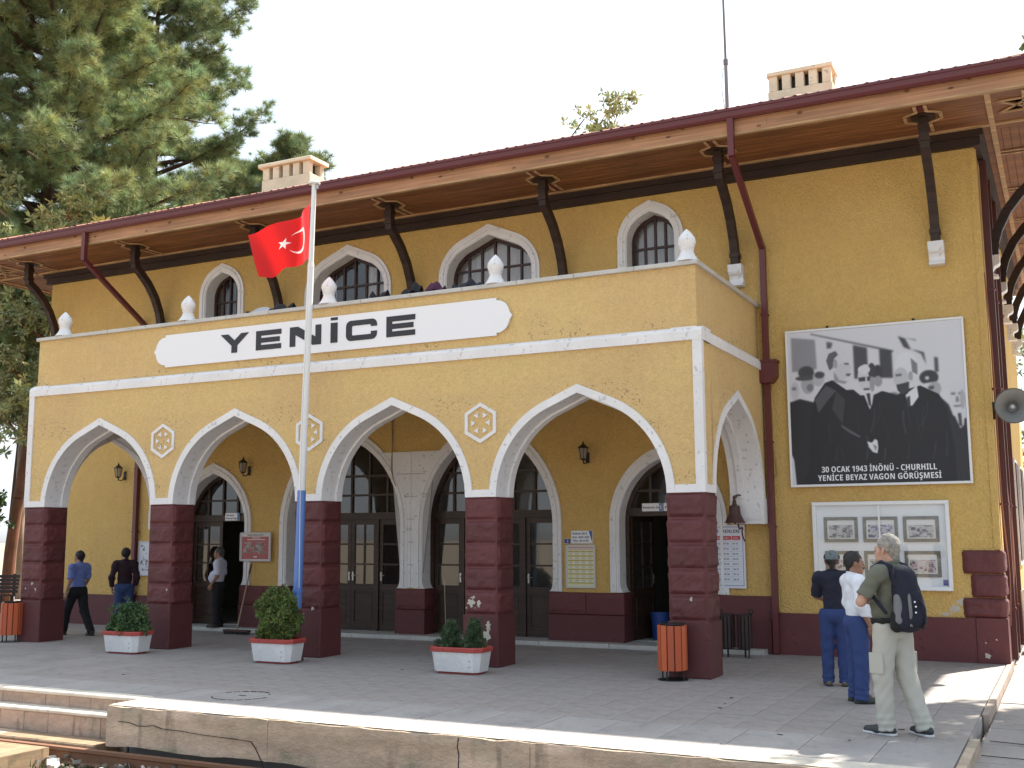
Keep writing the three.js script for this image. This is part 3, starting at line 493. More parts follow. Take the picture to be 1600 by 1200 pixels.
  // steps down to the crossing on the left
  const st = node('platform_steps', P), RISE = [0, 1, 2].map((i) => mat([.66 + .03 * i, .50 + .02 * i, .42 + .015 * i], .8, { map: again(stainMap, 1 / (2.1 + .4 * i), 1 / .9) }));
  const q = mul(11);
  part('step_base', merge([bx(-20, XS - .01, -.70, -.20, ZS - .2, ZS + .19)]), JOINT, st);
  for (let x = XS - .012; x > -19.5;) { const w = .34 + .12 * q(); part('riser_stone', cbx(x - w + .004, x, -.195, -.045, ZS - .22, ZS - .02 + .006 * q(), .005), RISE[Math.floor(q() * 3)], st); x -= w; }
  for (let x = XS - .012; x > -19.5;) { const w = .34 + .10 * q(); part('riser_stone', cbx(x - w + .004, x, -.72, -.215, ZS, ZS + .195 + .008 * q(), .005), RISE[Math.floor(q() * 3)], st); x -= w; }
  for (let x = XS - .012; x > -19.5;) { const w = 1.1 + .3 * q(); part('tread_slab', cbx(x - w + .004, x, -.213, -.173, ZS - .03, ZS + .215, .01), COPE, st); part('tread_slab', cbx(x - w + .104, x + .1 > XS ? XS - .012 : x + .1, -.042, -.002, ZS - .223, ZS + .005, .01), COPE, st); x -= w; }
  // kerb on the right edge, two lengths missing
  const kb = node('edge_kerb', P);
  for (const [a, b] of [[-3.6, -2.2], [-2.2, -.9], [-.9, .45], [.45, 1.5]]) part('kerb_stone', cbx(PEDGE - .018, PEDGE + .05, -.30, .006, a + .004, b - .004, .012), mat([.44, .35, .30], .85, { map: stoneMap }), kb);
  for (const [a, b] of [[2.9, 4.74]]) part('kerb_stone', cbx(PEDGE - .018, PEDGE + .06, -.30, -.004, a + .004, b - .004, .012), CONC, kb);
  // old round cover let into the paving
  const mc = []; for (let k = 0; k < 22; k++) { if ((k > 8 && k < 12) || k > 17) continue; const a = k / 22 * 2 * PI, b = (k + .8) / 22 * 2 * PI; mc.push(bar([-4.4 + .34 * Math.cos(a), .002, 3.6 + .34 * Math.sin(a)], [-4.4 + .34 * Math.cos(b), .002, 3.6 + .34 * Math.sin(b)], .016, .008)); }
  tag(part('manhole_cover', merge([...mc, bx(-4.45, -4.36, 0, .006, 3.58, 3.61)]), BLACK, scene), 'thin dark ring of a round cover in the tiles near the platform edge', 'manhole cover');
}
{ // small litter and dry leaves on the paving and by the rail
  const q = mul(909), l = [], c = []; for (let i = 0; i < 16; i++) { const x = -13 + 16 * q(), z = -1 + 5.3 * q(), s = .008 + .022 * q(), g = bx(-s, s, 0, .004, -s * .5, s * .5); g.rotateY(q() * 6).translate(x, .003, z); l.push(g); } for (let i = 0; i < 26; i++) { const g = new THREE.PlaneGeometry(.05 + .06 * q(), .04 + .05 * q(), 2, 2); g.rotateX(-1.2 + q()).rotateY(q() * 6).translate(-5.9 + 1.5 * q(), -.585 + .03 * q(), ZE - .1 + .55 * q()); c.push(uvm(g)); }
  tag(part('litter', merge(l), mat([.07, .055, .04], .9), scene), 'tiny dark specks of litter and dry leaves on the platform paving', 'litter', null, 'stuff');
  tag(part('litter', merge(c), mat([.62, .60, .58], .8, { side: THREE.DoubleSide }), scene), 'pale scraps of paper among the ballast by the crossing', 'litter', null, 'stuff');
}
// lower yard on the right of the platform
{
  const Y = tag(thing('pavement', 'lower grey paved yard to the right of the platform', 'pavement'), null, null, null, 'structure');
  part('yard_base', bx(PEDGE + .005, 60, -.72, -.17, -60, 12), JOINT, Y);
  const q = mul(5); for (let z = 8; z > -16; z -= .9) for (let x = PEDGE + .056; x < 6.4; x += .9) part('yard_slab', bx(x + .004, x + .896, -.18, -.10 + .01 * q(), z - .896, z - .004), PAVE[Math.floor(q() * 4)], Y);
  part('yard_paving', bx(6.6, 60, -.18, -.13, -60, 10), PAVE[2], Y);
  part('drain_frame', merge([bar([3.38, -.082, 2.5], [3.95, -.082, 2.62], .009, .006), bar([3.95, -.082, 2.62], [3.9, -.082, 3.3], .009, .006), bar([3.9, -.082, 3.3], [3.36, -.082, 3.25], .009, .006)]), BLACK, Y);
}
// crossing panels, rails, sleepers, ballast
const TIMBER = mat([.46, .33, .22], .85, { map: again(stainMap, 1 / 1.6, 1 / .5) });
[['weathered concrete crossing panel between the steps and the near rail', 4.46, 4.80, -.425], ['pale crossing panel inside the track, at the lower left corner', 4.985, 5.95, -.445]].forEach(([l, a, b, y], k) => {
  const G = thing('crossing_panel', l, 'crossing panel', [k ? -5.85 : -5.36, -.72, 0], 0, 'panels of the track crossing'); const q = mul(50 + k);
  for (let i = 0; i < 8; i++) { const w = 1.6; part('panel_board', cbx(-w * (i + 1) + .008 - (i ? 0 : 0), -w * i - .004 - .06 * q() * (i ? 0 : 1), .06, y + .72 - .01 * q(), a, b, .015), i % 2 ? CONC : TIMBER, G); }
});
const RUST = mat([.22, .105, .06], .8, { map: blotch });
[[4.87, 'rusty near rail below the platform edge'], [6.33, 'far rail of the track, farther from the platform']].forEach(([z, l]) => {
  const s = [[-.07, 0], [.07, 0], [.07, .015], [.012, .03], [.010, .11], [.036, .125], [.036, .16], [-.036, .16], [-.036, .125], [-.010, .11], [-.012, .03], [-.07, .015]];
  const g = new THREE.ExtrudeGeometry(new THREE.Shape(V2(s)), { depth: 80, bevelEnabled: false }); g.applyMatrix4(new THREE.Matrix4().makeBasis(V(0, 0, 1), V(0, 1, 0), V(-1, 0, 0)).setPosition(30, -.615, z));
  const t = thing('rail', l, 'rail', [0, 0, 0], 0, 'rails of the near track'); part('rail_web', uvm(g), RUST, t);
});
{
  const g = new THREE.DodecahedronGeometry(.034, 0), n = 5200, im = new THREE.InstancedMesh(g, mat([.17, .15, .13], .9), n), m = new THREE.Matrix4(), q = mul(77), e = new THREE.Euler(), c = new THREE.Color();
  for (let i = 0; i < n; i++) { const x = -12 + 15 * q(), z = ZE + .03 + 1.9 * q(), h = z < 4.82 ? .05 : 0; m.makeRotationFromEuler(e.set(q() * 6, q() * 6, q() * 6)).scale(V(.6 + q(), .5 + .7 * q(), .6 + q())).setPosition(x, -.685 + .12 * q() * q() + h + (z > 4.93 ? 0 : .05), z); im.setMatrixAt(i, m); const k = .45 + .8 * q(); im.setColorAt(i, c.setRGB(k, k * (.86 + .12 * q()), k * .8)); }
  im.name = 'ballast'; scene.add(im); tag(im, 'loose brown and grey track ballast beside the rail', 'ballast', null, 'stuff');
  const wn = 900, bl = new THREE.BufferGeometry(); bl.setAttribute('position', new THREE.Float32BufferAttribute([-.008, 0, 0, .008, 0, 0, .02, .13, .03, -.03, 0, .01, -.015, 0, .01, -.05, .1, -.02, .01, 0, -.02, .028, 0, -.02, .06, .09, -.03], 3)); bl.computeVertexNormals();
  const wd = new THREE.InstancedMesh(uvm(bl), new THREE.MeshPhysicalMaterial({ color: new THREE.Color(.07, .10, .035), roughness: 1, transmission: .3, thickness: 0, side: THREE.DoubleSide }), wn);
  for (let i = 0; i < wn; i++) { const x = -5.9 + 4.2 * q(), z = ZE + .02 + (q() < .6 ? .07 : .5) * q(); m.makeRotationY(q() * 6).scale(V(.7 + q() * .5, .4 + .6 * q(), .7)).setPosition(x, -.66 + .05 * q(), z); wd.setMatrixAt(i, m); }
  wd.name = 'weeds'; scene.add(wd); tag(wd, 'low green weeds growing along the foot of the platform edge', 'weeds', null, 'stuff');
}

// ------------------------------------------------------------------ signs and boards
function canvasTex(w, h, draw) { const c = document.createElement('canvas'); c.width = w; c.height = h; const g = c.getContext('2d'); draw(g, w, h); const t = new THREE.CanvasTexture(c); t.colorSpace = THREE.SRGBColorSpace; t.needsUpdate = true; return t; }
function sheet(x0, x1, y0, y1, z, m, name, parent) { const g = new THREE.BoxGeometry(x1 - x0, y1 - y0, .004).translate((x0 + x1) / 2, (y0 + y1) / 2, z); const f = g.attributes.uv; return part(name, g, m, parent); }
const printMat = (w, h, d, r = .55) => new THREE.MeshStandardMaterial({ map: canvasTex(w, h, d), roughness: r });
const PAPERWHITE = mat([.80, .80, .83], .5), FRAMEWHITE = mat([.78, .78, .78], .45);
// name board
{
  const B = thing('name_board', 'long white name board with black letters YENİCE and pointed lobed ends on the parapet', 'sign', [-6.17, 4.64, 0]);
  const hw = 3.13, lobe = [[0, .0], [.03, .0], [.03, .035], [.10, .045], [.18, .09], [.225, .16], [.24, .215], [.285, .275]];
  const R = [...lobe.map(([a, b]) => [hw + a, b]), ...lobe.slice(0, -1).reverse().map(([a, b]) => [hw + a, .55 - b])], L = R.map(([a, b]) => [-a, b]).reverse();
  part('board', ext([...R, ...L], -.055, -.02), PAPERWHITE, B);
  const K = mat([.022, .022, .028], .5), o = 6.17, y0 = .13, y1 = .445, ym = (y0 + y1) / 2, t = .082, z0 = -.0195, z1 = -.012;
  const letter = (pts, holes) => part('letter', ext(pts, z0, z1, holes), K, B);
  const E = (a, b) => letter([[a, y0], [b, y0], [b, y0 + t], [a + t * 1.25, y0 + t], [a + t * 1.25, ym - t * .48], [b - .03, ym - t * .48], [b - .03, ym + t * .48], [a + t * 1.25, ym + t * .48], [a + t * 1.25, y1 - t], [b, y1 - t], [b, y1], [a, y1]]);
  const x = (v) => v + o, q = t * .95;
  letter([[x(-7.885), y0], [x(-7.765), y0], [x(-7.765), y0 + .12], [x(-7.53), y1], [x(-7.69), y1], [x(-7.825), y0 + .205], [x(-7.96), y1], [x(-8.12), y1], [x(-7.885), y0 + .12]]);
  E(x(-7.38), x(-6.87));
  { const a = x(-6.70), b = x(-6.09); letter([[a, y0], [a + .11, y0], [a + .11, y1 - .13], [b - .16, y0], [b, y0], [b, y1], [b - .11, y1], [b - .11, y0 + .13], [a + .16, y1], [a, y1]]); }
  { const a = x(-5.91), b = x(-5.78); letter([[a, y0], [b, y0], [b, y1 - .0], [a, y1 - .0]]); letter([[a, y1 + .04], [b, y1 + .04], [b, y1 + .085], [a, y1 + .085]]); }
  { const a = x(-5.62), b = x(-5.05), r = .09, out = [], inn = []; const cor = (cx, cy, rr, s, l) => { for (let k = 0; k <= 5; k++) { const w = s + k / 5 * PI / 2; l.push([cx + rr * Math.cos(w), cy + rr * Math.sin(w)]); } };
    cor(b - r, y1 - r, r, 0, out); cor(a + r, y1 - r, r, PI / 2, out); cor(a + r, y0 + r, r, PI, out); cor(b - r, y0 + r, r, 1.5 * PI, out); out.push([b, y0 + .125], [b - .11, y0 + .125]);
    inn.push([b - .11, y0 + t], [a + .125, y0 + t], [a + .11, y0 + t + .015], [a + .11, y1 - t - .015], [a + .125, y1 - t], [b - .125, y1 - t], [b - .11, y1 - t - .015], [b - .11, y1 - .115], [b, y1 - .115]); letter([...out, ...inn]); }
  E(x(-4.88), x(-4.37));
}
// large poster: a plain black and white scene of men in dark coats before a railway carriage
{
  const B = thing('poster', 'large black and white framed photograph of men in dark coats, with white capitals below', 'poster', [1.675, 2.515, D]);
  const draw = (g, w, h) => {
    const Y = (v) => 'rgb(' + [v, v, v + 7].map(Math.round) + ')';
    g.fillStyle = Y(208); g.fillRect(0, 0, w, h);
    const P = (c, ...p) => { g.fillStyle = Y(c); g.beginPath(); p.forEach((q, i) => i ? g.lineTo(q[0] * w, q[1] * h) : g.moveTo(q[0] * w, q[1] * h)); g.fill(); };
    const El = (c, x, y, a, b, r = 0) => { g.fillStyle = Y(c); g.beginPath(); g.ellipse(x * w, y * h, a * w, b * h, r, 0, 7); g.fill(); };
    const blur = (R, mix) => { const id = g.getImageData(0, 0, w, h), d = id.data, n = w * h; let A = new Float32Array(n), B = new Float32Array(n); for (let i = 0; i < n; i++) A[i] = d[i * 4]; for (let pass = 0; pass < 2; pass++) { for (let y = 0; y < h; y++) { let t = 0; for (let x = -R; x < w; x++) { t += A[y * w + Math.min(w - 1, x + R)]; if (x > R) t -= A[y * w + x - R - 1]; if (x >= 0) B[y * w + x] = t / Math.min(2 * R + 1, x + R + 1); } } for (let x = 0; x < w; x++) { let t = 0; for (let y = -R; y < h; y++) { t += B[Math.min(h - 1, y + R) * w + x]; if (y > R) t -= B[(y - R - 1) * w + x]; if (y >= 0) A[y * w + x] = t / Math.min(2 * R + 1, y + R + 1); } } } const q = mul(4); for (let i = 0; i < n; i++) { const v = A[i] + (q() - .5) * mix; d[i * 4] = d[i * 4 + 1] = v; d[i * 4 + 2] = v + 6; } g.putImageData(id, 0, 0); };
    // carriage behind
    P(208, [0, .03], [.16, .04], [.62, .20], [.62, .55], [0, .55]); P(140, [.02, .03], [.165, .055], [.17, .25], [.02, .26]); P(60, [.14, .012], [.62, .165], [.62, .175], [.14, .018]); P(72, [.39, .11], [.47, .135], [.47, .33], [.39, .33]); P(66, [.54, .15], [.61, .17], [.61, .34], [.54, .335]); P(90, [.235, .075], [.27, .085], [.26, .12], [.235, .12]); P(70, [.65, .075], [.69, .095], [.72, .17], [.68, .15]); P(80, [.72, .165], [.79, .19], [.80, .27], [.775, .2]); P(76, [.845, .225], [.865, .23], [.865, .32], [.845, .32]); P(120, [.69, .09], [.75, .105], [.75, .115]);
    blur(3, 6);
    // the men behind
    El(190, .033, .385, .026, .06); El(120, .028, .37, .014, .012); El(165, .112, .345, .040, .065); El(120, .125, .37, .02, .025); El(66, .105, .268, .048, .042); El(74, .10, .305, .062, .016); El(178, .178, .315, .034, .05); El(70, .185, .29, .03, .022);
    P(38, [0, .46], [.06, .44], [.15, .47], [.2, .44], [.2, 1], [0, 1]); El(54, .525, .30, .026, .05); El(150, .525, .355, .024, .035); El(140, .61, .45, .03, .02); El(58, .81, .352, .052, .046); El(200, .80, .355, .012, .012); P(205, [.775, .388], [.86, .378], [.86, .392], [.78, .40]); El(165, .84, .425, .034, .045); P(80, [.80, .41], [.835, .405], [.835, .425], [.81, .43]);
    El(205, .955, .475, .045, .092); P(120, [.925, .455], [.948, .455], [.948, .470], [.925, .470]); P(120, [.965, .455], [.988, .455], [.988, .470], [.965, .470]); P(120, [.952, .48], [.962, .48], [.966, .515], [.948, .515]); P(110, [.935, .535], [.978, .535], [.975, .545], [.938, .545]); El(170, .985, .50, .014, .06); P(44, [.86, .47], [.91, .53], [.93, .6], [1, .62], [1, 1], [.8, 1]); P(205, [.925, .565], [.995, .575], [.985, .66], [.965, .68]); P(60, [.955, .585], [.972, .585], [.975, .67], [.96, .66]);
    blur(3, 4);
    // three in front
    P(30, [.10, 1], [.115, .58], [.15, .44], [.215, .345], [.26, .33], [.34, .40], [.38, .40], [.42, .44], [.50, .44], [.545, .42], [.63, .45], [.68, .42], [.76, .40], [.86, .46], [.90, .56], [.93, .8], [.93, 1]);
    P(78, [.15, .45], [.22, .36], [.28, .40], [.22, .47], [.17, .54]); P(58, [.28, .40], [.33, .46], [.31, .62], [.25, .52]);
    El(206, .30, .205, .066, .085, .15); El(196, .325, .275, .042, .058, .25); P(92, [.228, .20], [.245, .155], [.285, .14], [.30, .165], [.275, .19], [.265, .25], [.245, .265]); El(160, .281, .225, .014, .03); P(196, [.355, .215], [.378, .262], [.355, .275]); P(100, [.335, .222], [.362, .225], [.36, .236], [.335, .234]); P(96, [.345, .292], [.372, .295], [.36, .312], [.34, .305]); P(150, [.27, .27], [.30, .33], [.35, .345], [.33, .36], [.27, .34]);
    El(200, .455, .325, .047, .085); El(60, .492, .285, .022, .05); El(210, .447, .275, .036, .03); P(64, [.412, .325], [.452, .322], [.452, .350], [.415, .35]); P(64, [.462, .322], [.502, .322], [.498, .35], [.464, .35]); P(90, [.44, .395], [.475, .395], [.475, .408], [.44, .408]); El(150, .49, .37, .014, .05); P(206, [.435, .42], [.50, .42], [.485, .50], [.47, .535]); P(56, [.455, .43], [.475, .43], [.478, .52], [.465, .50]);
    El(214, .69, .27, .062, .088, -.08); El(188, .655, .345, .042, .068); P(186, [.628, .30], [.613, .352], [.632, .36]); P(110, [.625, .318], [.66, .315], [.66, .332], [.628, .334]); P(60, [.628, .385], [.66, .38], [.70, .37], [.695, .43], [.655, .45], [.632, .42]); P(120, [.715, .22], [.75, .26], [.748, .33], [.72, .31]); El(160, .71, .335, .013, .03); P(216, [.675, .455], [.70, .43], [.742, .40], [.748, .47], [.71, .525], [.69, .52]); P(60, [.682, .47], [.70, .46], [.70, .53], [.685, .53]);
    for (let k = 0; k < 40; k++) { const x0 = [.22, .5, .76][k % 3] + .26 * (hash(k, 2) - .5), yy = .48 + .34 * hash(k, 4); g.strokeStyle = 'rgba(' + (hash(k, 3) > .5 ? '92,92,100,' : '26,26,30,') + (.10 + .3 * hash(k, 6)).toFixed(2) + ')'; g.lineWidth = 3 + 9 * hash(k, 7); g.beginPath(); g.moveTo(x0 * w, yy * h); g.quadraticCurveTo((x0 + .05 * (hash(k, 8) - .5)) * w, (yy + .06) * h, (x0 + .10 * (hash(k, 9) - .5)) * w, (yy + .15) * h); g.stroke(); }
    P(88, [.30, .62], [.36, .665], [.41, .70], [.405, .712], [.35, .68], [.30, .635]); P(216, [.445, .735], [.472, .745], [.49, .722], [.505, .732], [.508, .775], [.502, .815], [.475, .805], [.455, .775]); P(130, [.478, .755], [.50, .77], [.492, .80]); P(30, [.12, .86], [.93, .86], [.93, 1], [.05, 1]); P(206, [0, .80], [.012, .84], [.022, 1], [0, 1]);
    blur(3, 12);
    g.fillStyle = '#e6e6ea'; g.textAlign = 'center'; g.font = 'bold ' + Math.round(h * .051) + 'px sans-serif'; const T = (s, y, wd) => { const m = g.measureText(s).width; g.save(); g.translate(w * .5, h * y); g.scale(wd * w / m, 1); g.fillText(s, 0, 0); g.restore(); };
    T('30 OCAK 1943 İNÖNÜ - CHURHILL', .925, .655); T('YENİCE BEYAZ VAGON GÖRÜŞMESİ', .978, .70);
  };
  const m = printMat(1024, 952, draw, .5), w = 1.277, h = 2.39;
  part('board', bx(-w, w, 0, h, .03, .055), PAPERWHITE, B); const s = new THREE.Mesh(new THREE.BoxGeometry(2 * w - .05, h - .05, .004).translate(0, h / 2, .058), m); s.name = 'photograph'; B.add(s);
  part('frame', merge([cbx(-w - .012, w + .012, -.012, .02, .025, .075, .004), cbx(-w - .012, w + .012, h - .02, h + .012, .025, .075, .004), cbx(-w - .012, -w + .02, .021, h - .021, .025, .074, .004), cbx(w - .02, w + .012, .021, h - .021, .025, .074, .004)]), FRAMEWHITE, B);
  part('hanger', merge([-.65, .6].map((x) => bx(x - .02, x + .02, h + .012, h + .05, .02, .04))), IRON, B);
}
// display case with six framed photographs
{
  const B = thing('display_case', 'white framed glass display case holding six framed old photographs, below the large poster', 'display case', [1.655, .985, D]), w = .965, h = 1.285;
  part('case_back', bx(-w + .03, w - .03, .03, h - .03, .001, .02), mat([.74, .76, .78], .7), B);
  part('case_frame', merge([cbx(-w, w, 0, .055, .001, .10, .008), cbx(-w, w, h - .055, h, .001, .10, .008), cbx(-w, -w + .055, .056, h - .056, .001, .099, .008), cbx(w - .055, w, .056, h - .056, .001, .099, .008), bx(-.012, .012, .056, h - .056, .075, .092)]), FRAMEWHITE, B);
  const PF = mat([.24, .23, .20], .6, { map: again(grain, 2, 4) }), MATT = mat([.70, .68, .62], .8);
  for (let r = 0; r < 2; r++) for (let k = 0; k < 3; k++) {
    const cx = -.56 + k * .565, cy = .875 - r * .50, q = mul(90 + r * 3 + k), a = .245, b = .185, G = node('framed_photograph', B);
    part('picture_frame', merge([cbx(cx - a, cx + a, cy - b, cy - b + .045, .021, .05, .006), cbx(cx - a, cx + a, cy + b - .045, cy + b, .021, .05, .006), cbx(cx - a, cx - a + .045, cy - b + .046, cy + b - .046, .021, .049, .006), cbx(cx + a - .045, cx + a, cy - b + .046, cy + b - .046, .021, .049, .006)]), PF, G);
    part('mount', bx(cx - a + .04, cx + a - .04, cy - b + .04, cy + b - .04, .021, .027), MATT, G);
    const m = printMat(160, 112, (g, W, H) => { g.fillStyle = '#b9b4b2'; g.fillRect(0, 0, W, H); for (let i = 0; i < 60; i++) { const v = Math.floor(60 + 130 * q()); g.fillStyle = 'rgb(' + [v + (r === 1 && k === 2 ? 20 : 4), v - 3, v + (k === 1 && !r ? 24 : 0)] + ')'; const x = q() * W, y = H * (.2 + .8 * q()); g.fillRect(x - 10 * q() - 2, y - 8 * q(), 4 + 26 * q(), 3 + 18 * q()); } g.fillStyle = '#d8d5d2'; g.fillRect(0, 0, W, H * .2 + 8 * q()); g.strokeStyle = '#e8e6e2'; g.lineWidth = 4; g.strokeRect(0, 0, W, H); });
    const s = new THREE.Mesh(new THREE.BoxGeometry(2 * a - .13, 2 * b - .12, .004).translate(cx, cy, .030), m); s.name = 'picture'; G.add(s);
  }
  part('case_label', bx(w - .135, w - .07, .075, .155, .021, .026), mat([.10, .10, .28], .6), B);
  part('glass_pane', merge([bx(-w + .056, -.013, .057, h - .057, .083, .086), bx(.013, w - .056, .057, h - .057, .083, .086)]), GLASS, B);
}
// small plates and boards
function plate(name, label, cat, x0, x1, y0, y1, z, draw, res = 300, fr) {
  const B = thing(name, label, cat, [(x0 + x1) / 2, y0, z]), w = (x1 - x0) / 2, h = y1 - y0; part('board', bx(-w, w, 0, h, .001, .018), FRAMEWHITE, B);
  const s = new THREE.Mesh(new THREE.BoxGeometry(2 * w - (fr ? fr * 2 : .008), h - (fr ? fr * 2 : .008), .003).translate(0, h / 2, .020), printMat(Math.round(res * w * 2), Math.round(res * h), draw)); s.name = 'print'; B.add(s);
  if (fr) part('frame', merge([cbx(-w, w, 0, fr, .0185, .035, .003), cbx(-w, w, h - fr, h, .0185, .035, .003), bx(-w, -w + fr, fr, h - fr, .0185, .034), bx(w - fr, w, fr, h - fr, .0185, .034)]), mat(grey(.55), .4), B);
  return B;
}
const txt = (g, s, x, y, px, c = '#222', al = 'left', b = 'bold ') => { g.fillStyle = c; g.textAlign = al; g.font = b + Math.round(px) + 'px sans-serif'; g.fillText(s, x, y); };
const ZD = ZF + .05;
plate('door_sign', 'small white plate with blue edge over the half open door at the far left', 'sign', -10.98, -10.62, 2.12, 2.27, ZD, (g, w, h) => { g.fillStyle = '#e8e8ec'; g.fillRect(0, 0, w, h); g.fillStyle = '#4a6da8'; g.fillRect(w * .88, 0, w * .12, h); txt(g, 'Hareket', w * .06, h * .42, h * .34); txt(g, 'Memurluğu', w * .06, h * .84, h * .34); }, 500);
plate('door_sign', 'long white plate Bekleme Salonu over the open doorway on the right', 'sign', -2.13, -1.78, 2.18, 2.31, ZD + .004, (g, w, h) => { g.fillStyle = '#e4e4e6'; g.fillRect(0, 0, w, h); txt(g, 'Bekleme Salonu', w * .03, h * .66, h * .40); g.fillStyle = '#4a6da8'; g.fillRect(w * .86, 0, w * .14, h); g.fillStyle = '#c8d4ea'; g.fillRect(w * .91, h * .2, w * .05, h * .6); }, 600);
plate('door_sign', 'white plate Bilet over the open doorway, half hidden by the right pillar', 'sign', -1.76, -1.36, 2.18, 2.31, ZD + .004, (g, w, h) => { g.fillStyle = '#e4e4e6'; g.fillRect(0, 0, w, h); txt(g, 'Bilet', w * .05, h * .66, h * .40); }, 500);
plate('phone_sign', 'small white three line plate on the yellow pier above the yellow timetable', 'sign', -3.30, -2.92, 1.66, 1.87, D + .002, (g, w, h) => { g.fillStyle = '#e4e4ea'; g.fillRect(0, 0, w, h); txt(g, 'Rakım 28.5', w * .05, h * .30, h * .25); txt(g, 'Km: 343+435', w * .05, h * .60, h * .25); txt(g, 'Tlfn: 651375', w * .05, h * .90, h * .25); g.fillStyle = '#3b5c9c'; g.beginPath(); g.moveTo(w * .84, 0); g.lineTo(w, 0); g.lineTo(w, h * .9); g.fill(); }, 500);
plate('number_plate', 'tiny blue number plate left of the white three line plate', 'sign', -3.43, -3.31, 1.66, 1.74, D + .002, (g, w, h) => { g.fillStyle = '#39477e'; g.fillRect(0, 0, w, h); txt(g, '3', w * .4, h * .8, h * .7, '#ddd'); }, 500);
plate('timetable', 'framed yellow striped timetable on the pier beside the open doorway', 'timetable', -3.40, -2.87, .93, 1.64, D + .005, (g, w, h) => { g.fillStyle = '#d9d3b4'; g.fillRect(0, 0, w, h); g.fillStyle = '#b98f92'; g.fillRect(w * .03, h * .02, w * .94, h * .03); g.fillStyle = '#cdb9b4'; g.fillRect(w * .03, h * .06, w * .94, h * .04); for (let i = 0; i < 15; i++) { g.fillStyle = i % 2 ? '#e0dcc8' : '#c9b95c'; g.fillRect(w * .03, h * (.12 + i * .055), w * .94, h * .034); g.fillStyle = '#8d8878'; for (let k = 0; k < 4; k++) g.fillRect(w * (.06 + k * .24), h * (.128 + i * .055), w * .14, h * .012); } }, 420, .022);
plate('notice_board', 'framed red and grey notice above the leaning broom', 'notice board', -10.30, -9.56, 1.33, 1.88, D + .07, (g, w, h) => { const q = mul(8); g.fillStyle = '#c9c4c2'; g.fillRect(0, 0, w, h); txt(g, 'HEMZEMİN GEÇİT', w * .5, h * .09, h * .09, '#553', 'center'); g.fillStyle = '#a85a58'; g.fillRect(w * .03, h * .12, w * .94, h * .84); for (let i = 0; i < 90; i++) { const v = 110 + 70 * q(); g.fillStyle = 'rgb(' + [v, v * .9, v * .86].map(Math.floor) + ')'; g.fillRect(w * (.08 + .7 * q()), h * (.3 + .42 * q()), w * .14 * q(), h * .12 * q()); } g.fillStyle = '#d8c8c6'; g.fillRect(w * .38, h * .15, w * .3, h * .03); g.fillRect(w * .22, h * .21, w * .62, h * .035); g.fillRect(w * .45, h * .85, w * .12, h * .05); }, 420, .02);
plate('timetable', 'white departures board headed TRENLERİ with red column heads behind the right pillar', 'timetable', -1.06, -.36, .97, 1.945, D + .03, (g, w, h) => { g.fillStyle = '#d6d8e2'; g.fillRect(0, 0, w, h); g.strokeStyle = '#3c4a74'; g.lineWidth = 4; g.strokeRect(w * .04, h * .03, w * .92, h * .93); txt(g, 'YOLCU TRENLERİ', w * .9, h * .125, h * .072, '#2b3348', 'right'); for (let k = 0; k < 4; k++) { g.fillStyle = '#b8303a'; g.fillRect(w * (.08 + k * .21), h * .175, w * .195, h * .06); g.fillStyle = '#e8c8cc'; g.fillRect(w * (.11 + k * .21), h * .20, w * .12, h * .012); } g.strokeStyle = '#8a90a8'; g.lineWidth = 1.5; for (let i = 0; i <= 8; i++) { const y = h * (.255 + i * .081); g.beginPath(); g.moveTo(w * .08, y); g.lineTo(w * .92, y); g.stroke(); if (i < 8) for (let k = 0; k < 4; k++) txt(g, ['Adana', 'Mersin', '07.4' + i, '0' + (i + 1) + '.15'][k], w * (.10 + k * .21), y + h * .054, h * .034, k > 1 ? '#222' : '#556'); } for (let k = 1; k < 4; k++) { g.beginPath(); g.moveTo(w * (.075 + k * .21), h * .25); g.lineTo(w * (.075 + k * .21), h * .9); g.stroke(); } }, 560);
plate('notice_board', 'narrow white notice on the yellow wall behind the second pillar from the left', 'notice board', -13.02, -12.70, 1.02, 1.72, D + .01, (g, w, h) => { const q = mul(3); g.fillStyle = '#cfd0d8'; g.fillRect(0, 0, w, h); for (let i = 0; i < 40; i++) { const v = 80 + 110 * q(); g.fillStyle = 'rgb(' + [v, v, v * 1.05].map(Math.floor) + ')'; g.fillRect(w * (.1 + .6 * q()), h * (.08 + .75 * q()), w * .25 * q(), h * .09 * q()); } }, 420, .02);

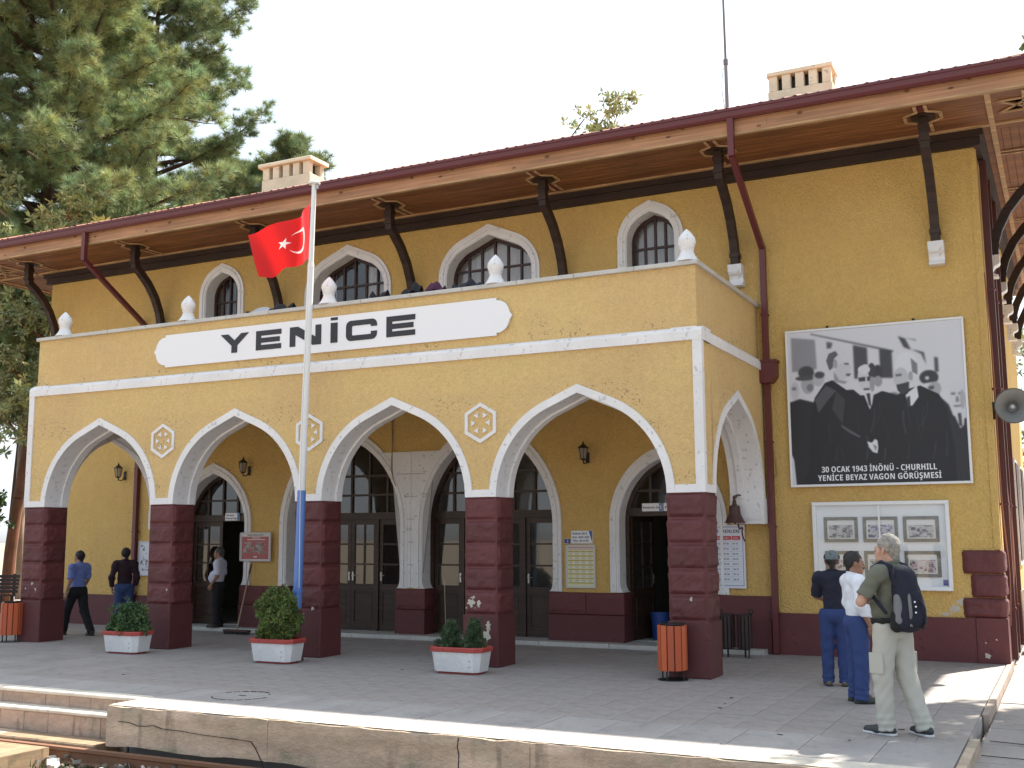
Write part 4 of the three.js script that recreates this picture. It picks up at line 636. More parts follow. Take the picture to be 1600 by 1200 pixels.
// ------------------------------------------------------------------ flagpole and flag
{
  const px = (y) => -6.128 + .0247 * y, Pz = .42, FP = thing('flagpole', 'tall flagpole before the third pillar, white above, blue below and brown at the foot', 'flagpole', [px(0), 0, Pz]);
  const seg = (a, b, r0, r1) => rod([px(a) - px(0), a, 0], [px(b) - px(0), b, 0], r0, r1, 16);
  part('foot', merge([seg(0, .74, .075, .073), seg(0, .05, .13, .12)]), mat([.13, .05, .032], .6, { map: blotch }), FP);
  part('blue_pole', merge([seg(.74, 2.48, .068, .064), seg(.98, 1.02, .078, .078)]), mat([.10, .20, .50], .42), FP);
  part('white_pole', merge([seg(2.48, 5.9, .056, .050), seg(5.89, 5.95, .053, .047), seg(5.95, 7.2, .041, .036)]), mat([.74, .74, .74], .4), FP);
  part('cap', merge([seg(7.2, 7.225, .09, .095), seg(7.225, 7.25, .095, .05)]), mat([.74, .74, .74], .4), FP);
  part('pulley', merge([rod([.235, 7.12, .0], [.235, 7.17, .0], .02)]), STEEL, FP);
  part('rope', merge([tube([[.225, 7.12, .01], [.17, 5, .1], [.11, 3, .095], [.115, 1.05, .085]], .006, 40, 5)]), mat(grey(.6), .9), FP);
  const fx = .94, n = 54, m = 30, g = new THREE.PlaneGeometry(1, 1, n, m), p = g.attributes.position;
  const L = (a, b, t) => a + (b - a) * t;
  for (let i = 0; i < p.count; i++) {
    const u = p.getX(i) + .5, v = .5 - p.getY(i);       // u along the fly, v from top to bottom
    const s = u * 1.30, s0 = Math.min(s, .50), s1 = Math.max(0, s - .50), k = .36 * s0 + .98 * s1;
    const top = 6.90 - .43 * k, bot = 6.03 - .05 * sm(0, .3, k) - .17 * sm(.3, .75, k);
    const fold = Math.sin(s * 9 + v * 2.6) * .05 * sm(.05, .5, s);
    const e1 = s1 * (1 - .30 * v * sm(.5, 1.3, s)), X = -.04 - .84 * s0 - .80 * e1, Z = -.54 * s0 + .60 * e1 + fold;
    p.setXYZ(i, px(6.5) - px(0) + X, L(top, bot, v), Z + .02);
  }
  g.computeVertexNormals();
  const ft = canvasTex(768, 512, (c, w, h) => {
    c.fillStyle = '#e01414'; c.fillRect(0, 0, w, h); c.fillStyle = '#f4f2f2'; c.beginPath(); c.arc(h * .5, h * .5, h * .25, 0, 7); c.fill(); c.fillStyle = '#e01414'; c.beginPath(); c.arc(h * .5625, h * .5, h * .2, 0, 7); c.fill();
    c.fillStyle = '#f4f2f2'; c.beginPath(); for (let k = 0; k < 10; k++) { const a = PI + k * PI / 5, r = (k % 2 ? .0478 : .125) * h; c.lineTo(h * .81 + r * Math.cos(a), h * .5 + r * Math.sin(a)); } c.fill(); });
  const F = thing('flag', 'red flag with white crescent and star waving on the tall pole', 'flag', [px(0), 0, Pz]);
  part('flag_cloth', g, new THREE.MeshPhysicalMaterial({ map: ft, roughness: .85, transmission: .38, thickness: 0, side: THREE.DoubleSide, bumpMap: again(clothBump, 3), bumpScale: .0006 }), F);
}
// ------------------------------------------------------------------ planters, bins
const LEAFM = (c) => new THREE.MeshPhysicalMaterial({ color: new THREE.Color(...c), roughness: .8, transmission: .3, thickness: 0, side: THREE.DoubleSide });
function cluster(n, len, wid, q, up = .2) {               // a spray of pointed leaves, two triangles each
  const pos = []; for (let i = 0; i < n; i++) { const d = V(q() * 2 - 1, q() * 2 - 1 + up, q() * 2 - 1).normalize(), s = V(q() - .5, q() - .5, q() - .5).cross(d).normalize().multiplyScalar(wid * (.7 + .6 * q())), l = len * (.6 + .6 * q()), b = d.clone().multiplyScalar(len * .25 * q()), m = b.clone().addScaledVector(d, l * .5), e = b.clone().addScaledVector(d, l); const a1 = m.clone().add(s), a2 = m.clone().sub(s); pos.push(...b.toArray(), ...a1.toArray(), ...e.toArray(), ...b.toArray(), ...e.toArray(), ...a2.toArray()); }
  const g = new THREE.BufferGeometry(); g.setAttribute('position', new THREE.Float32BufferAttribute(pos, 3)); g.computeVertexNormals(); return uvm(g);
}
function needles(n, len, wid, q, spread = 1) {
  const pos = []; for (let i = 0; i < n; i++) { const d = V((q() * 2 - 1) * spread, q() * 1.6 - .35, (q() * 2 - 1) * spread).normalize(), s = V(q() - .5, q() - .5, q() - .5).cross(d).normalize().multiplyScalar(wid), e = d.clone().multiplyScalar(len * (.65 + .5 * q())), b = d.clone().multiplyScalar(len * .1); pos.push(...b.clone().add(s).toArray(), ...b.clone().sub(s).toArray(), ...e.toArray()); }
  const g = new THREE.BufferGeometry(); g.setAttribute('position', new THREE.Float32BufferAttribute(pos, 3)); g.computeVertexNormals(); return uvm(g);
}
const _m = new THREE.Matrix4(), _e = new THREE.Euler(), _c = new THREE.Color(), _qq = new THREE.Quaternion();
function scatter(name, geo, m, spots, parent, q, var0 = .5, tilt = 6) {  // spots: [x, y, z, scale]
  const im = new THREE.InstancedMesh(geo, m, spots.length);
  spots.forEach((s, i) => { _qq.setFromEuler(_e.set((q() - .5) * tilt, q() * 6.3, (q() - .5) * tilt)); im.setMatrixAt(i, _m.compose(V(s[0], s[1], s[2]), _qq, V(s[3], s[3], s[3]))); const k = 1 - var0 / 2 + var0 * q(), w = q(); im.setColorAt(i, _c.setRGB(k * (.85 + .4 * w), k, k * (.75 + .3 * (1 - w)))); });
  im.name = name; im.userData.kind = 'stuff'; parent.add(im); return im;
}
const PLANTER = mat([.76, .75, .77], .75, { map: blotch, bumpMap: fineBump, bumpScale: .003 }), RIM = mat([.42, .055, .045], .6, { map: blotch }), SOIL = mat([.06, .04, .03], 1);
function planter(x, z, label, turn = 0) {
  const P = thing('planter', label, 'planter', [x, 0, z], turn, 'white planters with red rims in front of the pillars');
  const oct = (a, b, c) => [[-a + c, -b], [a - c, -b], [a, -b + c], [a, b - c], [a - c, b], [-a + c, b], [-a, b - c], [-a, -b + c]];
  const loft = (l) => { const pos = [], nr = l.length; for (let i = 0; i + 1 < nr; i++) for (let k = 0; k < 8; k++) { const [A, ya] = l[i], [B, yb] = l[i + 1], a = A[k], b = A[(k + 1) % 8], c = B[(k + 1) % 8], d = B[k]; const t = [[a[0], ya, a[1]], [d[0], yb, d[1]], [c[0], yb, c[1]], [b[0], ya, b[1]]]; for (const j of [0, 1, 2, 0, 2, 3]) pos.push(...t[j]); } const g = new THREE.BufferGeometry(); g.setAttribute('position', new THREE.Float32BufferAttribute(pos, 3)); g.computeVertexNormals(); return uvm(g); };
  part('trough', loft([[oct(.335, .18, .06), .03], [oct(.375, .215, .08), .285]]), PLANTER, P);
  part('rim', loft([[oct(.376, .216, .08), .282], [oct(.40, .235, .085), .29], [oct(.40, .235, .085), .335], [oct(.39, .225, .08), .345], [oct(.34, .18, .07), .345], [oct(.34, .18, .07), .29]]), RIM, P);
  part('foot', loft([[oct(.30, .14, .05), .0], [oct(.30, .14, .05), .035]]), RIM, P);
  part('soil', loft([[oct(.345, .185, .07), .305], [oct(.01, .01, .004), .315]]), SOIL, P);
}
planter(-9.22, .66, 'white planter with low ferny bushes, before the second pillar'); planter(-6.2, .74, 'white planter holding the tall clipped bush, before the flagpole'); planter(-3.17, .70, 'white planter with two small conifers, before the fourth pillar');
{
  const q = mul(21), lf = cluster(9, .075, .013, q), l2 = cluster(8, .05, .014, q);
  const bush = thing('bush', 'tall clipped leafy green bush growing in the middle planter', 'plant', [-6.2, .30, .74]), sp = [];
  for (let i = 0; i < 1650; i++) { const a = q() * 6.283, t = q(), r = (.09 + .20 * Math.pow(Math.sin(PI * clamp(.14 + t * .78)), .7)) * (.5 + .55 * Math.sqrt(q())) * (1 + .20 * Math.sin(a * 3 + t * 9) + .12 * Math.sin(a * 7 - t * 15)), y = .03 + t * (.66 + .08 * Math.sin(a * 5)) + .05 * (q() - .5); sp.push([r * Math.cos(a), y, r * Math.sin(a) * .8, .75 + .5 * q()]); }
  scatter('foliage', l2, LEAFM([.115, .165, .030]), sp, bush, q, .9); part('stem', merge([0, 1, 2, 3, 4].map((k) => rod([.03 * (k - 2), 0, 0], [.07 * (k - 2), .45, .04 * (k % 2)], .012, .006, 5))), mat([.09, .06, .04], .9), bush);
  for (const [x, h, w, l] of [[-9.37, .33, .16, 'low dark green ferny bush, left of the two in the far planter'], [-9.08, .43, .19, 'fuller ferny bush with yellow tips, right of the two in the far planter']]) {
    const b = thing('bush', l, 'plant', [x, .30, .66], 0), s = []; for (let i = 0; i < 300; i++) { const a = q() * 6.283, t = q(), r = w * 1.35 * Math.sqrt(q()) * (1 - .35 * t) * (1 + .3 * Math.sin(a * 4)); s.push([r * Math.cos(a), .02 + h * t * (.45 + .65 * q()) * (1 + .25 * Math.sin(a * 3 + 1)), r * .8 * Math.sin(a), .8 + .6 * q()]); }
    scatter('foliage', lf, LEAFM([.06, .125, .035]), s, b, q, .9); part('stem', merge([0, 1, 2, 3].map((k) => rod([0, 0, 0], [.08 * Math.cos(k * 1.7), h * .7, .08 * Math.sin(k * 1.7)], .008, .004, 5))), mat([.09, .07, .04], .9), b);
  }
  const nd = needles(16, .06, .004, q);
  for (const [x, h, w, l] of [[-3.36, .34, .15, 'small loose conifer at the left of the right planter'], [-3.00, .40, .13, 'small pointed conifer at the right of the right planter']]) {
    const b = thing('conifer', l, 'plant', [x, .30, .70], 0), s = []; for (let i = 0; i < 360; i++) { const a = q() * 6.283, t = q(), r = w * (1.25 - t * .8) * Math.sqrt(q()) * (1 + .35 * Math.sin(a * 4 + t * 14)); s.push([r * Math.cos(a) + .04 * t, .02 + h * t * (.75 + .3 * q()), r * Math.sin(a), .8 + .5 * q()]); }
    scatter('foliage', nd, LEAFM([.05, .10, .035]), s, b, q, .8); part('stem', rod([0, 0, 0], [0, h * .9, 0], .011, .004, 6), mat([.09, .06, .04], .9), b);
  }
  part('weed', merge([tube([[-3.42, .34, .66], [-3.47, .9, .62], [-3.49, 1.2, .6]], .004, 8, 4)]), mat([.25, .2, .12], .9), scene); tag(scene.children[scene.children.length - 1], 'thin dry stalk rising from the right planter', 'plant');
}
function bin(x, z, label) {
  const B = thing('litter_bin', label, 'litter bin', [x, 0, z], .2, 'orange slatted litter bins'), n = 12, r = .165, OR = [0, 1, 2].map((k) => mat([.42 + .05 * k, .080 + .012 * k, .03], .6));
  for (let k = 0; k < n; k++) { const a = k / n * 2 * PI, g = cbx(-.0395, .0395, .115 + .01 * hash(k, 1), .675 - .008 * hash(k, 2), -.011, .011, .004); g.translate(0, 0, r * Math.cos(PI / n) + .012).rotateY(a); part('slat', g, OR[k % 3], B); }
  const hoop = (y) => { const g = new THREE.TorusGeometry(r - .008, .008, 6, 24); return g.rotateX(PI / 2).translate(0, y, 0); };
  part('frame', merge([hoop(.18), hoop(.6), hoop(.69), new THREE.CylinderGeometry(r - .02, r - .02, .55, 16, 1, true).translate(0, .4, 0), new THREE.CylinderGeometry(r - .02, r - .02, .01, 16).translate(0, .13, 0)]), BLACK, B);
  const lg = []; for (let k = 0; k < 4; k++) { const a = k * PI / 2 + .4, c = Math.cos(a) * .15, s = Math.sin(a) * .15; lg.push(rod([c, 0, s], [c, .14, s], .011, .011, 6)); } lg.push(new THREE.CylinderGeometry(.19, .19, .008, 20).translate(0, .004, 0)); part('stand', merge(lg), BLACK, B);
}
bin(-.40, .22, 'orange slatted litter bin before the right front pillar'); bin(-12.55, .12, 'orange slatted litter bin at the left edge beside the far pillar');
{
  const B = thing('double_bin', 'dark pair of slatted basket bins against the maroon dado beside the right pillar', 'litter bin', [-.36, 0, -2.58]);
  for (const s of [-.13, .13]) { const l = []; for (let k = 0; k < 12; k++) { const a = k / 12 * 2 * PI; const g = cbx(-.02, .02, .14, .62, -.005, .005, .002); g.translate(0, 0, .105).rotateY(a).translate(s, 0, 0); l.push(g); } l.push(new THREE.TorusGeometry(.105, .012, 6, 20).rotateX(PI / 2).translate(s, .62, 0), new THREE.CylinderGeometry(.09, .08, .45, 14).translate(s, .36, 0)); part('basket', merge(l), mat([.035, .018, .016], .6), B); part('handle', new THREE.TorusGeometry(.03, .009, 6, 14).translate(s + Math.sign(s) * .10, .67, 0), BLACK, B); }
  part('stand', merge([rod([-.13, 0, 0], [-.13, .16, 0], .015), rod([.13, 0, 0], [.13, .16, 0], .015), rod([-.2, 0, .06], [-.2, .7, .02], .012), rod([.2, 0, .06], [.2, .7, .02], .012), bar([-.2, .12, 0], [.2, .12, 0], .02)]), BLACK, B);
}
// ------------------------------------------------------------------ lanterns, bell, loudspeaker, dish
[[-10.2, D, 0, 'black wall lantern above the framed red notice'], [-2.99, D, 0, 'black wall lantern above the small white plate, beside the right doorway'], [-13.52, D, 0, 'black wall lantern seen through the far left arch']].forEach(([x, z, a, l]) => {
  const L = thing('wall_lantern', l, 'lantern', [x, 3.05, z], a, 'black wall lanterns in the arcade');
  part('wall_plate', cbx(-.035, .035, -.06, .12, .001, .02, .006), IRON, L); part('arm', tube([[0, .0, .02], [0, -.07, .09], [0, -.06, .17], [0, -.02, .19]], .010, 14, 6), IRON, L);
  part('glass', new THREE.CylinderGeometry(.082, .052, .17, 6, 1, true).translate(0, .09, .19), new THREE.MeshPhysicalMaterial({ color: 0xd8d4c8, transmission: .8, thickness: 0, roughness: .4 }), L);
  const fr = []; for (let k = 0; k < 6; k++) { const t = k * PI / 3 + PI / 6; fr.push(rod([.053 * Math.sin(t), 0, .19 + .053 * Math.cos(t)], [.083 * Math.sin(t), .18, .19 + .083 * Math.cos(t)], .006, .006, 5)); }
  fr.push(new THREE.CylinderGeometry(.055, .03, .03, 6).translate(0, -.01, .19), new THREE.CylinderGeometry(.02, .1, .07, 6).translate(0, .215, .19), new THREE.SphereGeometry(.018, 8, 6).translate(0, .265, .19), rod([0, .26, .19], [0, .31, .19], .008, .002, 6), rod([0, -.09, .19], [0, -.02, .19], .003, .012, 6)); part('cage', merge(fr), IRON, L);
});
{
  const B = thing('station_bell', 'brown iron bell hanging by the right side arch above the departures board', 'bell', [-.40, 1.97, -2.86]), M = mat([.075, .03, .026], .55);
  part('bell_body', lathe([[.001, .27], [.07, .265], [.082, .24], [.088, .16], [.105, .07], [.14, .02], [.168, 0], [.155, 0], [.08, .15], [.001, .22]], 24), M, B); part('crown', merge([lathe([[.001, .42], [.022, .40], [.03, .375], [.018, .36], [.03, .33], [.03, .30], [.04, .27]], 10)]), M, B);
  part('bracket', merge([tube([[0, .40, 0], [.05, .425, -.05], [.085, .38, -.2], [.09, .2, -.4]], .012, 16, 6), bar([0, .40, 0], [0, .42, -.42], .02)]), M, B); part('clapper_rope', tube([[.05, -.01, .02], [.075, -.09, .02], [.12, -.07, .02], [.11, -.12, .02], [.12, -.2, .03], [.15, -.28, .03]], .012, 24, 6), mat([.10, .02, .015], .8), B);
  part('clapper', new THREE.SphereGeometry(.028, 10, 8).translate(0, .01, 0), M, B);
}
{
  const H = thing('loudspeaker', 'grey horn loudspeaker on the right corner of the building', 'loudspeaker', [3.56, 3.56, -3.05], .12), M = mat([.24, .235, .225], .5);
  part('horn', lathe([[.246, .0], [.250, -.012], [.240, -.02], [.20, -.05], [.14, -.12], [.09, -.2], [.06, -.28], [.055, -.28], [.085, -.19], [.13, -.11], [.19, -.04], [.236, -.008]].map(([a, b]) => [a, b]), 40).rotateX(PI / 2), M, H);
  part('driver', merge([new THREE.CylinderGeometry(.07, .085, .16, 18).rotateX(PI / 2).translate(0, 0, -.36), new THREE.CylinderGeometry(.06, .06, .03, 18).rotateX(PI / 2).translate(0, 0, -.28)]), M, H);
  part('reflex_cone', new THREE.SphereGeometry(.032, 14, 10).translate(0, 0, -.16), mat([.6, .6, .6], .5), H); part('mount', merge([bar([0, 0, -.34], [-.25, -.05, -.36], .03), bar([-.24, -.15, -.36], [-.24, .1, -.36], .04)]), IRON, H);
}
{
  const T = thing('satellite_dish', 'pale satellite dish behind the parapet near the flag', 'satellite dish', [-7.80, 4.32, -.62], .15), s = [];
  for (let k = 0; k <= 8; k++) s.push([.21 * k / 8 + .001, .06 * (k / 8) ** 2]); const g = lathe(s, 30); g.rotateX(.85).translate(0, 1.14, 0); part('reflector', g, mat([.5, .5, .53], .6, { side: THREE.DoubleSide }), T); part('mast', merge([rod([0, 0, -.06], [0, 1.2, -.06], .025), bar([0, .98, .05], [0, 1.1, .4], .02), rod([0, 1.08, .38], [0, 1.16, .42], .03)]), IRON, T);
}
// washing drying on a low rack along the parapet
[[-7.25, .46, .19, [.02, .02, .025], 'black garment bundled behind the parapet right of the dish'], [-5.33, .30, .20, [.015, .014, .018], 'black garment with a raised corner, hung at the middle of the parapet'], [-4.72, .32, .235, [.018, .016, .022], 'black cloth draped at the foot of the slanting eave brace'], [-4.30, .34, .22, [.07, .02, .05], 'dark purple cloth on the parapet beside the black one'], [-3.72, .55, .19, [.022, .02, .03], 'long dark cloth on the parapet next to the round topped finial']].forEach(([x, w, h, c, l], i) => {
  const T = thing('laundry', l, 'laundry', [x, PT - .05, -.50]), g = new THREE.PlaneGeometry(w, .42, 26, 14), p = g.attributes.position, q = mul(i + 60), f0 = q() * 9;
  for (let k = 0; k < p.count; k++) { const X = p.getX(k), t = p.getY(k) / .42; const ph = t * PI; p.setXYZ(k, X, h * (.9 + .22 * Math.sin(X * 17 + f0) + .1 * Math.sin(X * 41)) * (1 - Math.abs(t) * 1.1) + .13, .07 * Math.sin(ph) + .018 * Math.sin(X * 33 + f0)); } g.computeVertexNormals();
  part('cloth', g, mat(c, .95, { side: THREE.DoubleSide }), T); part('rack', merge([rod([-w / 2, -.9, 0], [-w / 2, h * .9, 0], .008), rod([w / 2, -.9, 0], [w / 2, h * .9, 0], .008), rod([-w / 2, h * .88, 0], [w / 2, h * .88, 0], .006)]), IRON, T);
});
// roof mast and leaning rod
{ const A = thing('roof_mast', 'thin grey mast standing on the roof left of the right chimney', 'mast', [-1.43, 9.9, -7]); part('lower_tube', rod([0, 0, 0], [0, 1.30, 0], .04, .036), mat([.22, .20, .21], .5), A); part('upper_tube', merge([rod([0, 1.28, 0], [-.02, 4.2, 0], .026, .02), rod([0, 1.25, 0], [0, 1.36, 0], .05)]), mat([.17, .15, .17], .5), A); part('stay_wire', tube([[-.05, 1.2, 0], [-.09, .8, .02], [-.03, .2, 0]], .006, 10, 4), IRON, A); }
{ const A = thing('roof_rod', 'thin dark rod leaning above the gutter in the middle of the roof', 'rod', [-3.62, 8.95, -4]); part('rod', rod([-.05, -.1, 0], [.36, .36, 0], .013, .010), IRON, A); }
// broom
{ const B = thing('broom', 'long broom leaning on the maroon base below the framed red notice', 'broom', [-9.84, 0, -2.62]); part('broom_handle', rod([0, .06, 0], [-.17, 1.24, -.56], .014, .014), mat([.35, .24, .17], .6), B); part('broom_grip', rod([-.148, 1.09, -.487], [-.175, 1.28, -.577], .018, .018), mat([.10, .03, .03], .6), B); part('broom_head', cbx(-.30, .30, .045, .085, -.05, .05, .008), mat([.07, .03, .025], .7), B); const br = []; const q = mul(2); for (let i = 0; i < 240; i++) { const x = -.29 + .58 * q(), z = -.045 + .09 * q(); br.push(bar([x, .046, z], [x + .02 * (q() - .5), .002, z * 1.4], .004)); } part('bristles', merge(br), BLACK, B).userData.kind = 'stuff'; }
// things inside the open waiting room
{ const B = thing('waste_bin', 'blue plastic bin just inside the open right doorway', 'bin', [-2.02, .08, -3.95]); part('bucket', lathe([[.001, 0], [.12, 0], [.15, .42], [.16, .42], [.16, .44], [.145, .44], [.115, .02], [.001, .02]], 24), mat([.02, .06, .24], .5), B); }
{ const B = thing('waiting_chair', 'grey metal frame chair in the dark of the open right doorway', 'chair', [-1.75, .08, -4.6], .5), S2 = mat(grey(.22), .4, { metalness: .6 }); part('seat', cbx(-.24, .24, .42, .45, -.22, .22, .01), S2, B); part('backrest', cbx(-.24, .24, .52, .9, -.25, -.22, .01), mat(grey(.05), .6), B); for (const s of [-1, 1]) { part('leg', tube([[s * .25, 0, .25], [s * .25, .25, .12], [s * .25, .43, .0], [s * .25, .62, -.05], [s * .25, .92, -.28]], .018, 18, 6), S2, B); part('leg', rod([s * .25, 0, -.28], [s * .25, .43, -.05], .016), S2, B); } }
// cables
tag(part('cable', merge([tube([[-6.87, 4.15, D + .03], [-6.85, 3.5, D + .03], [-6.84, 3.0, D + .06], [-6.80, 2.82, D + .065], [-6.74, 2.70, D + .06]], .012, 60, 6)]), mat([.30, .22, .14], .8), scene), 'brown cable hanging down inside the third arch onto the white pier', 'cable');
tag(part('cable', tube([[-.47, 6.25, D + .01], [-.30, 5.6, D + .01], [-.21, 5.2, D + .01], [-.12, 4.7, D + .015], [.02, 3.9, D + .02], [.16, 2.9, D + .03], [.17, 2.72, D + .03], [.02, 2.5, D + .03]], .008, 60, 5), mat([.42, .30, .10], .8), scene), 'thin yellowish cable hanging beside the right downpipe', 'cable');
tag(part('cable', merge([tube([[3.27, 5.6, -3.55], [3.30, 4.4, -3.6], [3.30, 2.2, -3.62], [3.34, 1.2, -3.6], [3.31, .5, -3.55]], .010, 40, 6), tube([[3.28, 6.0, -4.9], [3.29, 3.2, -4.95], [3.36, 1.4, -4.6], [3.30, .6, -4.2]], .012, 40, 6)]), mat([.30, .12, .08], .7), scene), 'reddish brown pipes and cables down the sunlit right end wall', 'cable');
{ // second downpipe on the end wall, fence and cart beyond the corner
  const C = thing('hand_cart', 'white framed cart with a dark red board beyond the right corner of the building', 'cart', [3.70, -.13, -6.2]);
  part('board', cbx(-.27, .9, .28, .95, -.02, .02, .01), mat([.12, .015, .02], .6), C); part('frame', merge([rod([-.31, 0, .03], [-.31, 1.0, .03], .03), rod([-.31, 1.0, .03], [.95, 1.0, .03], .03), rod([-.33, .22, .03], [.95, .22, .03], .03)]), FRAMEWHITE, C); for (const x of [.1, .75]) part('wheel', new THREE.TorusGeometry(.11, .03, 8, 20).translate(x, .14, .1), BLACK, C);
}

// ------------------------------------------------------------------ trees and the far left
const BARK = mat([.17, .10, .065], .95, { map: again(stainMap, 1 / 1.4, 1 / .8), bumpMap: again(castBump, 2), bumpScale: .02 }), PALEBARK = mat([.46, .36, .28], .85, { map: again(stainMap, 1 / 1.1, 1 / 2) }), REDBARK = mat([.26, .115, .065], .9, { map: again(stainMap, 1 / 1.1, 1 / 2) });
const PINE = [LEAFM([.25, .325, .15]), LEAFM([.19, .255, .12])], EUCA = LEAFM([.26, .29, .13]), CITRUS = LEAFM([.035, .075, .018]);
const nq = mul(400), NEED = needles(96, .40, .0095, nq, 1), LEAVES = cluster(16, .20, .035, nq, -.1), BROAD = cluster(16, .16, .05, nq, .2);
function limbPath(p, d, L, q, droop, n = 6) { const pts = [p.clone()], dir = d.clone(); for (let i = 0; i < n; i++) { dir.add(V((q() - .5) * .34, droop + (q() - .5) * .2, (q() - .5) * .34)).normalize(); pts.push(pts[i].clone().addScaledVector(dir, L / n)); } return pts; }
const limbGeo = (pts, r0, r1) => pts.slice(0, -1).map((p, i) => rod(p.toArray(), pts[i + 1].toArray(), r0 + (r1 - r0) * i / (pts.length - 1), r0 + (r1 - r0) * (i + 1) / (pts.length - 1), 7));
// conifer: whorls of boughs, each ending in pads of needles
function pine(x, z, H, label, seed, { base = .25, R = 4.2, dens = 1, lean = [0, 0], m = PINE[0], y0 = -.2 } = {}) {
  const T = thing('pine_tree', label, 'tree', [x, y0, z]), q = mul(seed), wood = [], sp = [];
  const tr = []; for (let k = 0; k <= 12; k++) { const t = k / 12; tr.push(V(lean[0] * t * t + .25 * Math.sin(t * 5 + seed), H * t, lean[1] * t * t + .2 * Math.cos(t * 4 + seed))); }
  const at = (t) => { const k = Math.min(11, Math.floor(t * 12)); return tr[k].clone().lerp(tr[k + 1], t * 12 - k); };
  part('trunk', merge(tr.slice(0, -1).map((p, i) => rod(p.toArray(), tr[i + 1].toArray(), .34 * (1 - i / 13), .34 * (1 - (i + 1) / 13), 10))), BARK, T);
  const n = Math.round(64 * dens); let az = q() * 6;
  for (let i = 0; i < n; i++) {
    const t = base + (1 - base) * Math.pow((i + .5) / n, .9), prof = Math.pow(Math.sin(PI * clamp((t - base) / (1 - base) * .80 + .17)), .7); az += 2.4 + q() * .7;
    const L = R * prof * (.62 + .62 * q()), d = V(Math.cos(az), .18 + .25 * (t - .4), Math.sin(az)).normalize(), pts = limbPath(at(t), d, L, q, .045, 6); wood.push(...limbGeo(pts, .085 * prof + .02, .018));
    for (let s = 2; s <= 6; s++) {
      const c = pts[s], k = s / 6, nb = 2 + Math.floor(q() * 2);
      for (let b = 0; b < nb; b++) {
        const dd = d.clone().add(V((q() - .5) * 2.2, (q() - .1) * .9, (q() - .5) * 2.2)).normalize(), l2 = (.5 + .8 * q()) * (1.15 - .4 * k) * Math.min(1, L / 2.6), e = c.clone().addScaledVector(dd, l2); wood.push(rod(c.toArray(), e.toArray(), .018, .008, 4));
        const nc = 10; for (let j = 0; j < nc; j++) { const w = .35 + .75 * q(), g = c.clone().lerp(e, w).add(V((q() - .5) * .75, (q() - .4) * .60, (q() - .5) * .75)); sp.push([g.x, g.y, g.z, .45 + .65 * q()]); }
      }
    }
  }
  part('limbs', merge(wood), BARK, T); scatter('crown', NEED, m, sp, T, q, .75, 1.4); return T;
}
// open broadleaf crown hung on forking limbs
function leafy(name, x, z, H, label, seed, { bark = REDBARK, m = EUCA, geo = LEAVES, R = 3, base = .3, n = 14, per = 46, r0 = .2, sc = 1, fork = .5, y0 = -.1, clump = .75 } = {}) {
  const T = thing(name, label, 'tree', [x, y0, z]), q = mul(seed), wood = [], sp = [], t0 = limbPath(V(0, 0, 0), V(.04, 1, .02), H * .82, q, .06, 7); wood.push();
  part('trunk', merge(limbGeo(t0, r0, r0 * .3)), bark, T);
  for (let i = 0; i < n; i++) {
    const k = Math.min(7, Math.max(1, Math.round((base + (1 - base) * (i + .5) / n) * 7))), a = i * 2.4 + q(), L = R * (.6 + .6 * q()) * (k > 5 ? .7 : 1), d = V(Math.cos(a), fork + q() * .5, Math.sin(a)).normalize(), pts = limbPath(t0[k], d, L, q, -.02, 5); wood.push(...limbGeo(pts, r0 * .34, .014));
    for (let s = 2; s <= 5; s++) for (let b = 0; b < 2; b++) {
      const e = pts[s].clone().add(V((q() - .5) * 1.3, (q() - .45) * 1.2, (q() - .5) * 1.3)); wood.push(rod(pts[s].toArray(), e.toArray(), .018, .006, 4));
      for (let j = 0; j < per / 4; j++) { const u = Math.cbrt(q()) * clump, th = q() * 6.28, ph = Math.acos(2 * q() - 1); sp.push([e.x + u * Math.sin(ph) * Math.cos(th), e.y + u * Math.cos(ph) * .85, e.z + u * Math.sin(ph) * Math.sin(th), sc * (.7 + .6 * q())]); }
    }
  }
  part('limbs', merge(wood), bark, T); scatter('crown', geo, m, sp, T, q, .8); return T;
}
pine(-29.2, -19.0, 29, 'tall pine with a straight dark trunk showing, behind the left end of the roof', 12, { R: 4.2, dens: 1.35, base: .3, m: PINE[1] });
pine(-25.4, -10.6, 25, 'broad sunlit pine filling the upper left corner, nearest of the pines', 31, { R: 4.9, dens: 1.9, base: .25 });
pine(-31.0, -9.5, 26, 'pine at the left edge behind the broad sunlit one', 45, { R: 5.6, dens: 1.4, base: .2 });
pine(-24.4, -22.5, 18.6, 'small dark pine with loose top, behind the left chimney', 57, { R: 2.4, dens: .40, base: .35, m: PINE[1] });
pine(-28.2, -23.5, 18.4, 'lower dark pine between the tall pine and the left chimney', 63, { R: 3.6, dens: .6, base: .35, m: PINE[1] });
leafy('eucalyptus_tree', -10.9, -20, 19.2, 'feathery light green treetop showing above the middle of the roof', 71, { R: 1.1, n: 9, base: .45, r0: .16, per: 40, bark: PALEBARK, clump: .6 });
leafy('eucalyptus_tree', -23.05, -8.2, 13, 'slender tree with reddish bark left of the building', 83, { R: 2.1, n: 12, base: .42, r0: .19, bark: REDBARK, per: 36 });
leafy('eucalyptus_tree', -23.9, -9.4, 14, 'tree with a pale bent trunk at the left edge', 97, { R: 2.2, n: 12, base: .4, r0: .17, bark: PALEBARK, per: 36 });
leafy('eucalyptus_tree', -28.5, -8.0, 12, 'olive green tree behind the slender reddish one', 103, { R: 2.8, n: 14, base: .25, r0: .2, per: 40, bark: REDBARK });
leafy('citrus_tree', -21.6, -4.4, 3.7, 'dark round leafed low tree beside the far left pillar', 109, { R: 1.25, n: 16, base: .42, r0: .10, m: CITRUS, geo: BROAD, bark: PALEBARK, per: 90, sc: .75, fork: .25, clump: .5 });
